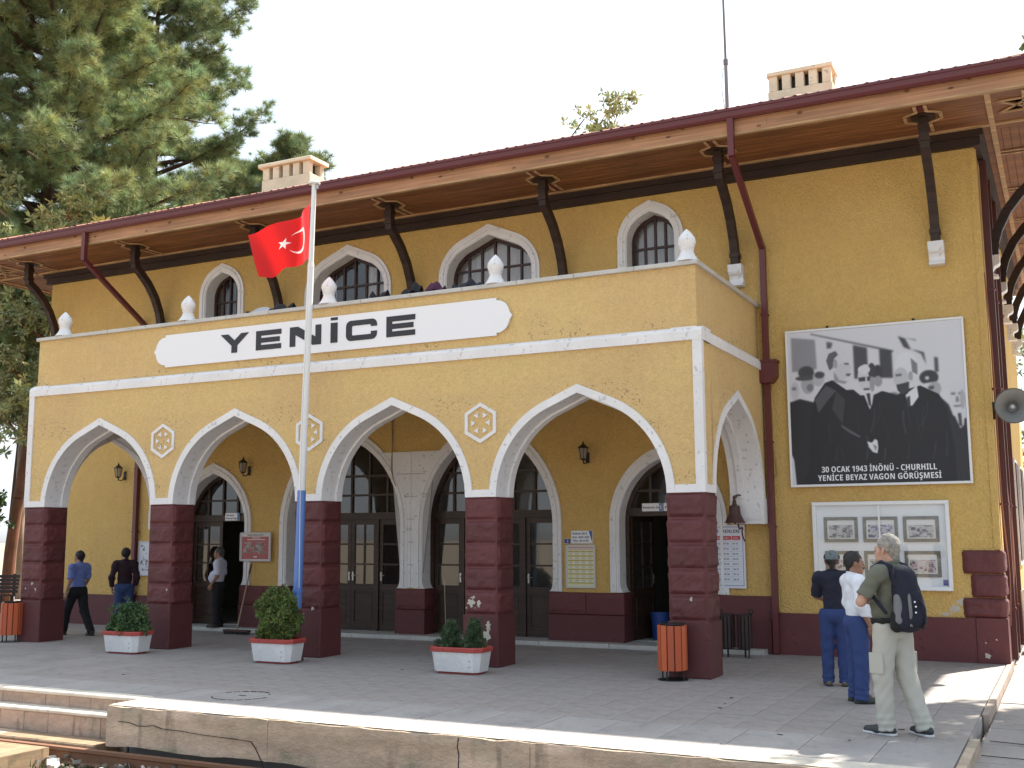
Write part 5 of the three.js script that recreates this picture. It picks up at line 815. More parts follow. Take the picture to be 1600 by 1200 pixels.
leafy('citrus_tree', -25.4, -4.8, 4.2, 'dark leafy low tree at the left edge of the picture', 113, { R: 1.5, n: 18, base: .4, r0: .11, m: CITRUS, geo: BROAD, bark: PALEBARK, per: 90, sc: .75, fork: .25, clump: .6 });
leafy('shade_tree', 8.0, -3.3, 13.2, 'tree right of the building that dapples the platform, out of the picture', 127, { R: 3.7, n: 38, base: .45, r0: .26, per: 95, sc: 1.25, clump: .85, geo: BROAD, m: LEAFM([.07, .12, .03]), bark: BARK });
leafy('shade_tree', 12.0, 1.0, 12, 'second tree right of the platform, out of the picture', 131, { R: 4.2, n: 24, base: .4, r0: .26, per: 62, sc: 1.25, clump: .85, geo: BROAD, m: LEAFM([.07, .12, .03]), bark: BARK });
leafy('shade_tree', 4.6, -27, 9.5, 'sparse tree seen under the eave braces at the right edge', 137, { R: 2.6, n: 16, base: .3, r0: .18, per: 40, bark: BARK });
// pale house, striped post, bench with a seated person, all beyond the far pillar
{
  const H = thing('pale_house', 'pale pinkish house glimpsed between the trees at the far left', 'house', [-47, -.1, -13]); part('wall', cbx(-5, 5, 0, 4.2, -4, 4, .02), mat([.62, .50, .44], .9, { map: blotch }), H); part('roof', merge([bar([-5.4, 4.3, 0], [5.4, 4.3, 0], 9, .2), bar([-5.4, 4.5, 0], [5.4, 4.5, 0], 6, .2)]), TILE[1], H);
  for (const x of [-2.5, 1.2]) { part('window', cbx(x, x + 1.1, 1.1, 2.5, 3.98, 4.04, .01), mat(grey(.10), .2), H); part('sill', bx(x - .1, x + 1.2, 1.0, 1.09, 4.0, 4.12), WHITE, H); }
  const P = thing('striped_post', 'white post with a red band beyond the far left pillar', 'post', [-21.8, 0, -6.3]); part('white_post', rod([0, 0, 0], [0, 2.1, 0], .05, .05, 10), FRAMEWHITE, P); part('red_band', rod([0, 1.3, 0], [0, 1.6, 0], .054, .054, 10), mat([.45, .03, .04], .5), P);
  const F = thing('bench', 'dark slatted bench row beyond the far left pillar', 'bench', [-20.6, 0, -4.9], .25); for (let k = 0; k < 5; k++) part('slat', cbx(-2.3, 1.6, .46 + .09 * k, .535 + .09 * k, -.02 - .015 * k, .01 - .015 * k, .006), mat([.035, .022, .02], .6), F); for (let k = 0; k < 4; k++) part('seat_slat', cbx(-2.3, 1.6, .40, .43, .03 + .1 * k, .11 + .1 * k, .006), mat([.035, .022, .02], .6), F);
  for (const x of [-2.1, -.4, 1.4]) part('bench_leg', merge([bx(x, x + .06, 0, .40, -.06, -.01), bx(x, x + .06, 0, .40, .36, .41), bx(x, x + .06, .4, .92, -.105, -.07)]), IRON, F);
}

// ------------------------------------------------------------------ people: smooth bodies meshed from a distance field
const sub3 = (a, b) => [a[0] - b[0], a[1] - b[1], a[2] - b[2]], add3 = (a, b, k = 1) => [a[0] + b[0] * k, a[1] + b[1] * k, a[2] + b[2] * k], mix3 = (a, b, t) => [a[0] + (b[0] - a[0]) * t, a[1] + (b[1] - a[1]) * t, a[2] + (b[2] - a[2]) * t];
const nor3 = (a) => { const l = Math.hypot(...a) || 1; return a.map((x) => x / l); }, cr3 = (a, b) => [a[1] * b[2] - a[2] * b[1], a[2] * b[0] - a[0] * b[2], a[0] * b[1] - a[1] * b[0]];
const cap = (a, b, ra, rb = ra, o = {}) => ({ a, b, ra, rb, ...o }), ell = (c, r, o = {}) => ({ c, r, ...o });
function dist(s, x, y, z) {
  if (s.c) { let u = x - s.c[0], v = y - s.c[1], w = z - s.c[2]; if (s.yaw) { const C = Math.cos(s.yaw), S = Math.sin(s.yaw); const t = u * C - w * S; w = u * S + w * C; u = t; } const r = s.r, k0 = Math.hypot(u / r[0], v / r[1], w / r[2]), k1 = Math.hypot(u / (r[0] * r[0]), v / (r[1] * r[1]), w / (r[2] * r[2])); return k1 ? k0 * (k0 - 1) / k1 : -Math.min(...r); }
  const fz = s.fz || 1; let px = x - s.a[0], py = y - s.a[1], pz = (z - s.a[2]) * fz; const bX = s.b[0] - s.a[0], bY = s.b[1] - s.a[1], bZ = (s.b[2] - s.a[2]) * fz, bb = bX * bX + bY * bY + bZ * bZ || 1e-9; const t = (px * bX + py * bY + pz * bZ) / bb, h = t < 0 ? 0 : t > 1 ? 1 : t;
  px -= bX * h; py -= bY * h; pz -= bZ * h; let d = Math.sqrt(px * px + py * py + pz * pz) - (s.ra + (s.rb - s.ra) * h); if (s.cut && t > 1) d = Math.max(d, (t - 1) * Math.sqrt(bb)); return d;
}
function field(list, k0 = .03, post) { return (x, y, z) => { let d = 9; for (const s of list) { const e = dist(s, x, y, z); if (s.sub) { d = Math.max(d, -e); continue; } const k = s.k ?? k0, h = Math.max(k - Math.abs(d - e), 0) / k; d = Math.min(d, e) - h * h * k * .25; } return post ? post(d, x, y, z) : d; }; }
function surf(list, cell, k0, post) {                     // surface nets
  let lo = [9, 9, 9], hi = [-9, -9, -9]; for (const s of list) if (!s.sub) for (let i = 0; i < 3; i++) { const p = s.c ? [[s.c[i], Math.max(...s.r)]] : [[s.a[i], s.ra], [s.b[i], s.rb]]; for (const [c, r] of p) { lo[i] = Math.min(lo[i], c - r); hi[i] = Math.max(hi[i], c + r); } }
  const f = field(list, k0, post), P = cell * 2 + .015; lo = lo.map((v) => v - P); const n = hi.map((v, i) => Math.ceil((v + P - lo[i]) / cell) + 1), [nx, ny, nz] = n, N = nx * ny * nz, g = new Float32Array(N), id = new Int32Array(N).fill(-1), pos = [], ix = [];
  for (let k = 0, q = 0; k < nz; k++) for (let j = 0; j < ny; j++) for (let i = 0; i < nx; i++, q++) g[q] = f(lo[0] + i * cell, lo[1] + j * cell, lo[2] + k * cell);
  const st = [1, nx, nx * ny], C = []; for (let c = 0; c < 8; c++) C.push([c & 1, c >> 1 & 1, c >> 2 & 1]);
  const off = C.map((c) => c[0] + c[1] * nx + c[2] * nx * ny), E = []; for (let a = 0; a < 8; a++) for (let d = 0; d < 3; d++) if (!C[a][d]) E.push([a, a | 1 << d, d]);
  for (let k = 0; k < nz - 1; k++) for (let j = 0; j < ny - 1; j++) for (let i = 0; i < nx - 1; i++) {
    const q = i + j * nx + k * nx * ny; let m = 0; for (let c = 0; c < 8; c++) if (g[q + off[c]] < 0) m |= 1 << c; if (!m || m === 255) continue;
    let X = 0, Y = 0, Z = 0, cnt = 0; for (const [a, b] of E) { if ((m >> a & 1) === (m >> b & 1)) continue; const A = g[q + off[a]], B = g[q + off[b]], t = A / (A - B); X += C[a][0] + (C[b][0] - C[a][0]) * t; Y += C[a][1] + (C[b][1] - C[a][1]) * t; Z += C[a][2] + (C[b][2] - C[a][2]) * t; cnt++; }
    id[q] = pos.length / 3; pos.push(lo[0] + (i + X / cnt) * cell, lo[1] + (j + Y / cnt) * cell, lo[2] + (k + Z / cnt) * cell);
  }
  for (let k = 1; k < nz - 1; k++) for (let j = 1; j < ny - 1; j++) for (let i = 1; i < nx - 1; i++) { const q = i + j * nx + k * nx * ny; for (let d = 0; d < 3; d++) { const A = g[q], B = g[q + st[d]]; if ((A < 0) === (B < 0)) continue; const u = st[(d + 1) % 3], v = st[(d + 2) % 3], a = id[q], b = id[q - u], c = id[q - u - v], e = id[q - v]; if (a < 0 || b < 0 || c < 0 || e < 0) continue; if (A < 0) ix.push(a, b, c, a, c, e); else ix.push(a, c, b, a, e, c); } }
  const G = new THREE.BufferGeometry(); G.setAttribute('position', new THREE.Float32BufferAttribute(pos, 3)); G.setIndex(ix); G.computeVertexNormals();
  const uv = new Float32Array(pos.length / 3 * 2); for (let i = 0; i < pos.length / 3; i++) { uv[i * 2] = pos[i * 3] + pos[i * 3 + 2] * .7; uv[i * 2 + 1] = pos[i * 3 + 1]; } G.setAttribute('uv', new THREE.BufferAttribute(uv, 2)); return G;
}
function hand(w, dir, palm, s, side, curl = .5) {         // wrist, pointing direction, palm facing, scale, side +1 left / -1 right: palm, four fingers, thumb
  dir = nor3(dir); palm = nor3(palm); const acr = cr3(dir, palm).map((v) => v * side), P = (a, b, c) => add3(add3(add3(w, dir, a * s), acr, b * s), palm, c * s), L = [];
  L.push(cap(P(-.02, 0, 0), P(.03, 0, 0), .025 * s, .026 * s), cap(P(.03, -.022, .0), P(.085, -.028, .004), .016 * s, .014 * s), cap(P(.03, 0, 0), P(.09, -.004, .004), .017 * s, .014 * s), cap(P(.03, .02, 0), P(.088, .018, .004), .017 * s, .014 * s), cap(P(.03, .03, 0), P(.08, .036, .004), .014 * s, .012 * s));
  [[-.030, .085, .066], [-.009, .092, .075], [.013, .088, .070], [.034, .080, .054]].forEach(([o, b, l], i) => { const r = (i === 3 ? .0082 : .0095) * s; let p = P(b, o, .004), t = curl * .55, q = [b, o, .004]; for (let j = 0; j < 3; j++) { const ll = l * [.45, .32, .25][j]; q = [q[0] + Math.cos(t) * ll, o * (1 + .12 * j), q[2] + Math.sin(t) * ll]; const e = P(...q); L.push(cap(p, e, r, r * .9, { k: .004 })); p = e; t += curl * .75; } });
  let p = P(.012, -.022, .008); for (const [a, b, c] of [[.045, -.046, .022], [.072, -.052, .034], [.092, -.05, .042]]) { const e = P(a, b, c); L.push(cap(p, e, .0125 * s, .010 * s, { k: .006 })); p = e; } return L;
}
const SKIN = mat([.42, .235, .155], .6), SKIN2 = mat([.30, .155, .095], .6), SKINP = mat([.50, .29, .21], .6);
function headGeo(o, skinCell = .006) {                    // o: c centre, yaw, pitch(x), s size
  const C = Math.cos(o.yaw || 0), S = Math.sin(o.yaw || 0), tl = o.tilt || 0, c = o.c, s = o.s || 1; const T = (x, y, z) => { const y2 = y * Math.cos(tl) - z * Math.sin(tl), z2 = y * Math.sin(tl) + z * Math.cos(tl); return [c[0] + (x * C + z2 * S) * s, c[1] + y2 * s, c[2] + (-x * S + z2 * C) * s]; };
  const K = (a, b, ra, rb, k) => cap(T(...a), T(...b), ra * s, rb * s, { k: (k ?? .02) * s });
  const L = [ell(T(0, .035, -.012), [.074 * s, .088 * s, .094 * s], { yaw: -(o.yaw || 0) }), K([0, .0, .03], [0, -.06, .045], .062, .046), K([-.028, -.075, .055], [.028, -.075, .055], .026, .026), K([0, -.095, .068], [0, -.098, .072], .018, .018), K([-.03, .018, .078], [.03, .018, .078], .014, .014, .014),
    K([0, .005, .088], [0, -.03, .105], .009, .0125, .01), K([-.012, -.036, .098], [.012, -.036, .098], .010, .010, .008), K([-.018, -.061, .09], [.018, -.061, .09], .008, .008, .006), K([-.015, -.072, .089], [.015, -.072, .089], .008, .008, .005), K([-.045, -.015, .055], [-.04, -.035, .062], .022, .02), K([.045, -.015, .055], [.04, -.035, .062], .022, .02),
    K([.076, .014, -.012], [.074, -.026, -.002], .0155, .010, .006), K([.083, .014, -.018], [.079, -.01, -.016], .009, .007, .006), K([-.076, .014, -.012], [-.074, -.026, -.002], .0155, .010, .006), K([-.083, .014, -.018], [-.079, -.01, -.016], .009, .007, .006), K([0, -.06, -.02], [0, -.19, -.035], .054, .060, .03)];
  for (const x of [-.031, .031]) L.push({ ...ell(T(x, -.002, .094), [.014 * s, .009 * s, .014 * s]), sub: true });
  return { L, T, s };
}
function person(name, label, pos, dir, o) {
  const G = thing('person', label, 'person', [pos[0], pos[1] || 0, pos[2]], Math.atan2(dir[0], dir[1]));
  const H = o.H / 1.75, J = {}; const def = { pel: [0, .96, 0], wai: [0, 1.10, .01], che: [0, 1.29, 0], nek: [0, 1.47, -.02], head: [0, 1.60, .015], shL: [.185, 1.41, -.015], shR: [-.185, 1.41, -.015], elL: [.235, 1.13, -.03], elR: [-.235, 1.13, -.03], wrL: [.245, .88, .06], wrR: [-.245, .88, .06], hiL: [.09, .92, 0], hiR: [-.09, .92, 0], knL: [.10, .50, .02], knR: [-.10, .50, .02], anL: [.105, .075, -.01], anR: [-.105, .075, -.01], toL: [.13, .03, .17], toR: [-.13, .03, .17] };
  for (const k in def) J[k] = (o.J?.[k] || def[k]).map((v) => v * H); const B = (o.build || 1) * H, skin = o.skin || SKIN, pb = o.belly || 0, cl = o.cell || .016;
  // skin: one surface, head and hands in finer grids
  const HD = headGeo({ c: J.head, yaw: o.hyaw || 0, tilt: o.tilt || 0, s: H * 1.08 }), parts = [];
  const body = [cap(J.nek, add3(J.head, [0, -.06 * H, -.01]), .058 * H, .055 * H), cap(J.pel, J.che, .10 * B, .12 * B, { fz: 1.3 }), cap(J.shL, J.shR, .06 * B), cap(J.shL, J.elL, .045 * B, .038 * B), cap(J.elL, J.wrL, .039 * B, .027 * B), cap(J.shR, J.elR, .045 * B, .038 * B), cap(J.elR, J.wrR, .039 * B, .027 * B), cap(J.hiL, J.knL, .075 * B, .052 * B), cap(J.knL, J.anL, .05 * B, .034 * B), cap(J.hiR, J.knR, .075 * B, .052 * B), cap(J.knR, J.anR, .05 * B, .034 * B), cap(J.anL, mix3(J.anL, J.toL, .8), .034 * H, .025 * H), cap(J.anR, mix3(J.anR, J.toR, .8), .034 * H, .025 * H)];
  parts.push(surf(body, cl, .035 * H), surf(HD.L, o.hcell || .0062, .02));
  for (const [sd, s] of [['L', 1], ['R', -1]]) { const h = o['hand' + sd] || {}; const d = h.dir || sub3(J['wr' + sd], J['el' + sd]); parts.push(surf(hand(J['wr' + sd], d, h.palm || [-s, 0, .15], H * 1.02, s, h.curl ?? .55), .0045, .010)); }
  const bodyMesh = part('body', merge(parts), skin, G);
  for (const x of [-.031, .031]) part('eye', new THREE.SphereGeometry(.0115 * HD.s, 10, 8).translate(...HD.T(x, -.002, .0835)), o.eyeM || mat([.03, .02, .015], .2), G);
  part('eyebrow', merge([-1, 1].map((q) => tube([[-.045 * q, .018, .083], [-.03 * q, .024, .092], [-.014 * q, .019, .0945]].map((p) => HD.T(...p)), .0042 * HD.s, 8, 5))), o.hairM, G);
  if (o.moustache) part('moustache', surf([cap(HD.T(-.03, -.052, .092), HD.T(0, -.045, .103), .007 * HD.s, .009 * HD.s), cap(HD.T(.03, -.052, .092), HD.T(0, -.045, .103), .007 * HD.s, .009 * HD.s)], .004, .01), o.hairM, G);
  // hair: a shell over the skull, cut along the hairline
  const hl = o.hairline ?? .055, hc = HD.T(0, .04, -.018), hs = HD.s, hy = o.hyaw || 0, hv = o.hairV ?? .014;
  part('hair', surf([ell(hc, [(.074 + hv) * hs, (.088 + hv) * hs, (.092 + hv) * hs], { yaw: -hy }), cap(HD.T(0, .0, -.06), HD.T(0, -.055, -.062), .05 * hs, .038 * hs)], .0058, .02, (d, x, y, z) => { const u = x - J.head[0], w = z - J.head[2], f = (u * Math.sin(hy) + w * Math.cos(hy)) / hs, v = (y - J.head[1]) / hs; const side = Math.abs(u * Math.cos(hy) - w * Math.sin(hy)) / hs > .05; const line = f > .052 ? hl : f > .034 ? .0 + (f - .034) * hl / .018 : f > .016 ? (side ? -.014 : .01) : f > -.026 ? (side ? .024 : .0) : f > -.046 ? .024 - (-.026 - f) * 5.2 : -.082; d = Math.max(d, (line - v) * hs * .8); return d + .010 * (vn(x * 38 + z * 9 + 50, y * 30 - z * 26 + 50, 9999, 9999, 3) - .5) + .005 * (vn(x * 90 + y * 20 + 50, z * 85 + y * 34 + 50, 9999, 9999, 8) - .5); }), o.hairM, G);
  // shirt
  const hem = (o.hem ?? .90) * H, cT = o.shirtM, long = o.long, slv = o.slv ?? .66, fold = o.fold ?? .006;
  const tors = [cap(J.pel, J.wai, .128 * B, .122 * B, { fz: 1.32 }), cap(J.wai, J.che, .122 * B, .135 * B, { fz: 1.3 }), cap(add3(J.shL, [-.02 * H, -.03 * H, 0]), add3(J.shR, [.02 * H, -.03 * H, 0]), .070 * B, .070 * B), cap(add3(J.nek, [0, -.035 * H, 0]), add3(J.shL, [-.01 * H, -.01 * H, 0]), .062 * H, .062 * B, { k: .06 }), cap(add3(J.nek, [0, -.035 * H, 0]), add3(J.shR, [.01 * H, -.01 * H, 0]), .062 * H, .062 * B, { k: .06 }), cap(J.che, add3(J.nek, [0, -.05 * H, .01 * H]), .12 * B, .066 * H, { fz: 1.1 })];
  if (pb) tors.push(ell(add3(J.wai, [0, -.02 * H, .055 * H]), [.135 * B, .15 * B, (.10 + pb) * B]));
  for (const sd of ['L', 'R']) { const a = J['sh' + sd], b = J['el' + sd], c = J['wr' + sd]; if (long) tors.push(cap(a, b, .066 * B, .056 * B), cap(b, mix3(b, c, .93), .056 * B, .043 * B, { cut: 1 })); else tors.push(cap(a, mix3(a, b, slv), .070 * B, .068 * B, { cut: 1, k: .02 })); }
  const nk = J.nek;
  part('shirt', surf(tors, o.scell || .0125, .045 * H, (d, x, y, z) => { d += fold * (Math.sin(y * 31 + x * 17 + z * 9) * Math.sin(x * 23 - z * 27 + y * 6) + .5 * Math.sin(y * 63 + Math.sin(x * 30) * 2)); d = Math.max(d, (hem + .012 * Math.sin(x * 21) - y)); return Math.max(d, Math.min(.058 * H - Math.hypot(x - nk[0], z - nk[2] - .012 * H), y - (nk[1] - .02 * H))); }), cT, G);
  part('collar', surf([0, 1, 2, 3, 4, 5, 6, 7, 8].map((k) => { const a = -2.6 + k * .65, b = a + .65, R = .066 * H, f = (t) => [nk[0] + R * Math.sin(t + PI), nk[1] + .012 * H - .018 * H * Math.cos(t + PI), nk[2] + .010 * H + R * Math.cos(t + PI)]; return cap(f(a), f(b), .013 * H); }).slice(0, 8), .006, .01), cT, G);
  // trousers, belt, shoes
  const tw = o.trW || 1, wst = (o.waist ?? .99) * H;
  const tr = [cap([J.pel[0] - .05 * B, J.pel[1] - .02 * H, J.pel[2]], [J.pel[0] + .05 * B, J.pel[1] - .02 * H, J.pel[2]], .110 * B, .110 * B, { fz: 1.1 }), cap(J.pel, J.wai, .122 * B, .117 * B, { fz: 1.32 }), ell(add3(J.pel, [0, -.06 * H, -.045 * H]), [.13 * B, .10 * B, .095 * B])];
  for (const sd of ['L', 'R']) tr.push(cap(J['hi' + sd], J['kn' + sd], .096 * B * tw, .075 * B * tw), cap(J['kn' + sd], add3(J['an' + sd], [0, -.035 * H, 0]), .074 * B * tw, .066 * B * tw, { cut: 1 }));
  part('trousers', surf(tr, o.scell || .0125, .028 * H, (d, x, y, z) => { const k = 1 - sm(.5, .9, y / H) * .6; d += .0048 * k * (Math.sin(y * 44 + x * 19 + Math.sin(z * 22) * 1.6) * Math.sin(x * 26 + z * 31 + y * 8)) + .004 * (1 - sm(.1, .26, y / H)) * Math.sin(y * 105 + z * 12); return Math.max(d, y - wst); }), o.trM, G);
  if (o.belt) part('belt', surf([cap(add3(J.pel, [0, .03 * H, 0]), add3(J.pel, [0, .04 * H, 0]), .133 * B, .133 * B, { fz: 1.32 })], .010, .01, (d, x, y) => Math.max(d, Math.abs(y - wst + .015 * H) - .017 * H)), mat([.02, .012, .01], .5), G);
  for (const sd of ['L', 'R']) { const a = J['an' + sd], t = J['to' + sd], lift = Math.min(a[1] - .075 * H, t[1] + .05); const bk = nor3([a[0] - t[0], 0, a[2] - t[2]]), hl0 = add3([a[0], a[1] - .035 * H, a[2]], bk, .045 * H); part('shoe', surf([cap(hl0, mix3(hl0, t, .55), .042 * H, .046 * H), cap(mix3(hl0, t, .5), t, .046 * H, .034 * H), cap(a, add3(a, [0, -.03 * H, 0]), .046 * H, .046 * H)], .0085, .02, (d, x, y) => Math.max(d, .002 - y)), o.shoeM || mat([.02, .016, .014], .45), G); part('sole', surf([cap([hl0[0], .010, hl0[2]], [t[0], .010, t[2]], .047 * H, .043 * H)], .008, .01, (d, x, y) => Math.max(d, .001 - y, y - .024)), o.soleM || mat([.03, .03, .03], .8), G); }
  return { G, J, H, HD };
}
const cloth = (c, r = .92) => mat(c, r, { bumpMap: clothBump, bumpScale: .0007 }), DENIM = (c) => mat(c, .9, { bumpMap: clothBump, bumpScale: .001 });
const HB = again(grain, 9, 3.5), HBB = again(fineBump, 7, 7), DARKH = mat([.016, .013, .012], .6, { bumpMap: HBB, bumpScale: .004 }), GREYH = mat([.50, .49, .48], .75, { map: HB, bumpMap: HBB, bumpScale: .006 }), SALT = mat([.09, .084, .078], .7, { map: HB });
// tourist with the backpack, arms folded, looking left along the wall
const tourist = person('person', 'grey haired person in olive polo shirt and pale beige trousers with arms folded', [2.65, 0, 3.00], [-.87, -.49], {
  H: 1.80, build: .99, skin: SKINP, hairM: GREYH, hairV: .012, hairline: .062, hyaw: .14, shirtM: cloth([.14, .145, .110]), hem: .94, slv: .80, trM: mat([.46, .445, .39], .9, { bumpMap: clothBump, bumpScale: .0008 }), trW: 1.16, waist: .99, belly: .03, shoeM: mat([.03, .032, .036], .5), soleM: mat([.55, .55, .55], .6), scell: .0105, cell: .014, hcell: .005,
  J: { elL: [.275, 1.15, .11], wrL: [.02, 1.15, .24], elR: [-.27, 1.14, .10], wrR: [.04, 1.19, .20], hiL: [.085, .92, .01], hiR: [-.085, .92, -.01], knL: [.10, .50, .05], anL: [.105, .075, .03], toL: [.13, .03, .22], knR: [-.10, .50, -.05], anR: [-.12, .085, -.20], toR: [-.17, .03, -.04] }, handL: { palm: [0, -.2, -1], curl: .7 }, handR: { palm: [0, 0, -1], curl: .5 } });
// trouser details
{ const G = tourist.G, H = tourist.H, TM = mat([.45, .435, .38], .9), L = [[.165, .62, .045, 1], [-.175, .62, -.02, -1]]; for (const [x, y, z, s] of L) part('cargo_pocket', cbx(-.012, .012, -.09, .09, -.075, .075, .008).rotateX(0).translate(x * H + s * .022, y * H, z * H), TM, G); part('button', merge([[-.07], [.06]].map(([x]) => new THREE.SphereGeometry(.008, 8, 6).translate(x * H, .915 * H, -.152 * H))), BLACK, G); }
{
  const P = thing('backpack', 'dark navy and grey daypack on the back of the grey haired person', 'backpack', tourist.G.position.toArray(), tourist.G.rotation.y), H = tourist.H, NAVY = cloth([.014, .015, .028]), GR = cloth([.17, .17, .175]), BLK = cloth([.010, .010, .011]);
  part('pack', surf([cap([-.0, 1.32 * H, -.16 * H], [0, 1.05 * H, -.19 * H], .105, .138, { fz: 1.15 }), cap([0, 1.38 * H, -.14 * H], [0, 1.2 * H, -.16 * H], .095, .12), cap([-.08, .99 * H, -.165 * H], [.08, .99 * H, -.165 * H], .098)], .012, .06, (d, x, y, z) => d + .004 * Math.sin(y * 40 + x * 30)), NAVY, P);
  part('front_pocket', surf([cap([0, 1.20 * H, -.245 * H], [0, 1.02 * H, -.265 * H], .070, .08), cap([-.05, 1.0 * H, -.24 * H], [.05, 1.0 * H, -.24 * H], .07)], .011, .05), NAVY, P);
  for (const s of [-1, 1]) { part('side_panel', surf([cap([s * .115, 1.19 * H, -.16 * H], [s * .135, 1.0 * H, -.18 * H], .040, .05)], .011, .03), GR, P); part('side_pocket', surf([cap([s * .13, 1.03 * H, -.15 * H], [s * .135, .95 * H, -.15 * H], .056, .06)], .012, .03), BLK, P); }
  part('grey_stripe', merge([tube([[.07, 1.26 * H, -.235 * H], [.10, 1.1 * H, -.272 * H], [.09, .95 * H, -.265 * H]], .016, 16, 6), tube([[-.07, 1.26 * H, -.235 * H], [-.10, 1.1 * H, -.272 * H], [-.09, .95 * H, -.265 * H]], .016, 16, 6)]), GR, P);
  for (const s of [-1, 1]) part('shoulder_strap', surf([[.10, 1.30, -.135], [.105, 1.455, -.085], [.11, 1.485, 0], [.115, 1.44, .09], [.14, 1.33, .125], [.175, 1.2, .06], [.17, 1.06, -.07]].map((p, i, l) => i < l.length - 1 ? cap([s * p[0] * H, p[1] * H, p[2] * H], [s * l[i + 1][0] * H, l[i + 1][1] * H, l[i + 1][2] * H], i < 3 ? .026 : .017) : null).filter(Boolean), .009, .02), i0(s) ? NAVY : BLK, P);
  function i0() { return true; }
  part('hip_belt', surf([[.11, 1.0, -.13], [.172, .985, -.03], [.16, .975, .07], [.06, .97, .15], [-.06, .97, .15], [-.16, .975, .07], [-.172, .985, -.03], [-.11, 1.0, -.13]].map((p, i, l) => i < 7 ? cap(p.map((v) => v * H), l[i + 1].map((v) => v * H), .024) : null).filter(Boolean), .009, .02), BLK, P);
  part('grab_loop', tube([[-.03, 1.42 * H, -.15 * H], [0, 1.465 * H, -.16 * H], [.03, 1.42 * H, -.15 * H]], .007, 12, 5), BLK, P);
  part('reflector', merge([[.02, 1.16], [.02, 1.12], [.02, 1.07]].map(([x, y]) => new THREE.SphereGeometry(.009, 8, 6).translate(x + .06, y * H, -.318 * H + Math.abs(y - 1.1) * .22))), mat(grey(.8), .3), P);
  part('hanging_strap', merge([tube([[.03, 1.17 * H, -.325 * H], [.02, 1.1 * H, -.36 * H], [.01, .98 * H, -.345 * H]], .008, 12, 5), bar([.01, .985 * H, -.345 * H], [.0, .93 * H, -.31 * H], .02, .012)]), BLK, P);
}
// man in the white shirt and jeans
person('person', 'dark haired moustached person in white long sleeved shirt and blue jeans, looking to the right', [2.01, 0, 1.16], [.86, -.50], {
  H: 1.61, build: 1.05, skin: SKIN2, hairM: DARKH, hairV: .014, hyaw: -.12, moustache: true, shirtM: cloth([.76, .77, .82]), long: true, hem: .985, belly: .06, trM: DENIM([.032, .055, .17]), trW: 1.14, waist: 1.0, belt: true, scell: .0105, fold: .0028, shoeM: mat([.05, .055, .045], .6), hcell: .005,
  J: { elR: [-.255, 1.14, -.04], wrR: [-.22, .89, .09], elL: [.24, 1.13, 0], wrL: [.20, .90, .11] }, handR: { dir: [.1, -1, .35], palm: [.9, 0, .2], curl: .6 } });
// man in the navy vest with the cap
const capman = person('person', 'person in grey baseball cap, dark navy top and jeans, back turned, facing the display case', [1.55, 0, -.06], [-.20, -.98], {
  H: 1.60, build: 1.04, skin: SKIN2, hairM: DARKH, hairV: .008, shirtM: cloth([.014, .015, .03]), slv: 1, hem: .86, trM: DENIM([.026, .046, .145]), trW: 1.08, scell: .0115, shoeM: mat([.12, .09, .06], .6), J: { elL: [.215, 1.15, .08], wrL: [.09, 1.08, .26], elR: [-.215, 1.15, .08], wrR: [-.09, 1.10, .26] } });
{ const { HD, G } = capman, s = HD.s; part('cap', surf([ell(HD.T(0, .045, -.012), [.093 * s, .098 * s, .108 * s])], .006, .01, (d, x, y, z) => Math.max(d, HD.T(0, .028, 0)[1] - y)), mat([.13, .16, .165], .85, { bumpMap: clothBump, bumpScale: .0006 }), G); part('cap_peak', surf([cap(HD.T(-.04, .034, .10), HD.T(.04, .034, .10), .03 * s), cap(HD.T(-.025, .03, .14), HD.T(.025, .03, .14), .028 * s)], .006, .02, (d, x, y) => Math.max(d, Math.abs(y - HD.T(0, .034, 0)[1]) - .005)), mat([.05, .06, .06], .85), G); part('cap_mesh_side', merge([-1, 1].map((q) => surf([ell(HD.T(q * .062, .05, -.02), [.036 * s, .05 * s, .055 * s])], .007, .01, (d, x, y) => Math.max(d, HD.T(0, .03, 0)[1] - y)))), mat([.02, .025, .03], .9), G); }
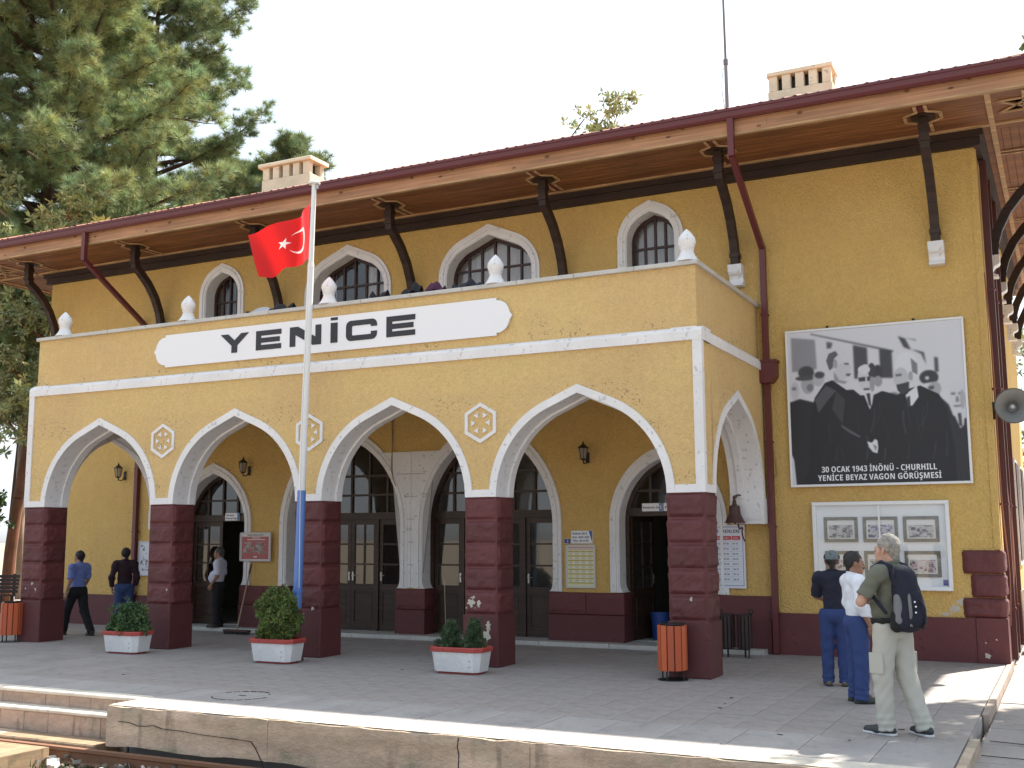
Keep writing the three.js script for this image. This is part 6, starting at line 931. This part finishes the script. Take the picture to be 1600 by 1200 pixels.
// man walking away in the pale blue shirt
person('person', 'person in light blue shirt and black trousers striding past the far left pillar', [-12.50, 0, -1.27], [-.96, -.10], {
  H: 1.56, build: 1.06, hairM: DARKH, hairV: .013, hyaw: .1, shirtM: cloth([.16, .215, .50]), slv: .92, hem: .955, trM: cloth([.010, .010, .013]), trW: 1.1, waist: 1.0, belly: .03,
  J: { pel: [0, .95, 0], knL: [.09, .52, .22], anL: [.10, .10, .30], toL: [.12, .07, .46], knR: [-.09, .50, -.10], anR: [-.09, .10, -.37], toR: [-.11, .03, -.22], elL: [.25, 1.14, -.07], wrL: [.26, .90, .03], elR: [-.25, 1.14, .04], wrR: [-.24, .93, .18] } });
// man in the dark shirt
person('person', 'dark haired person in dark plum long sleeved shirt and jeans standing behind the far planter', [-12.42, 0, -2.32], [-.72, -.70], {
  H: 1.60, build: 1.08, hairM: DARKH, hairV: .015, hyaw: .35, shirtM: cloth([.028, .012, .020]), long: true, hem: .93, trM: DENIM([.035, .06, .16]), trW: 1.08, belly: .04, J: { elL: [.26, 1.12, -.05], wrL: [.25, .90, .06], elR: [-.25, 1.12, -.04], wrR: [-.24, .9, .06] } });
// man in the doorway
person('person', 'person in white short sleeved shirt and dark trousers standing in the far left doorway', [-10.66, .076, -3.02], [-.93, .36], {
  H: 1.53, build: 1.06, skin: SKIN2, hairM: SALT, hairV: .012, hairline: .075, moustache: true, shirtM: cloth([.55, .56, .68]), slv: .95, hem: .90, belly: .06, trM: cloth([.012, .011, .013]), trW: 1.1, J: { elL: [.25, 1.12, -.05], wrL: [.21, .92, .10], elR: [-.24, 1.13, -.03] }, handL: { dir: [-.2, -1, .3], palm: [-1, 0, .2], curl: 1.0 } });
// seated figure far off on the left
{ const q = person('person', 'small seated person in grey shirt behind the bench at the left edge', [-21.9, -.36, -5.0], [-.3, -.95], { H: 1.64, hairM: DARKH, hairV: .013, shirtM: cloth([.28, .27, .30]), slv: .9, trM: cloth([.03, .03, .04]), scell: .018, cell: .022, hcell: .009, J: { pel: [0, .90, .05], hiL: [.09, .88, .08], hiR: [-.09, .88, .08], knL: [.13, .90, .48], knR: [-.13, .90, .48], anL: [.13, .45, .5], anR: [-.13, .45, .5], toL: [.14, .41, .66], toR: [-.14, .41, .66], wrL: [.14, .98, .35], wrR: [-.14, .98, .35], elL: [.23, 1.12, .1], elR: [-.23, 1.12, .1] } }); }

scene.traverse((o) => { if (o.isMesh) { o.castShadow = true; o.receiveShadow = true; } });
renderer.render(scene, camera);
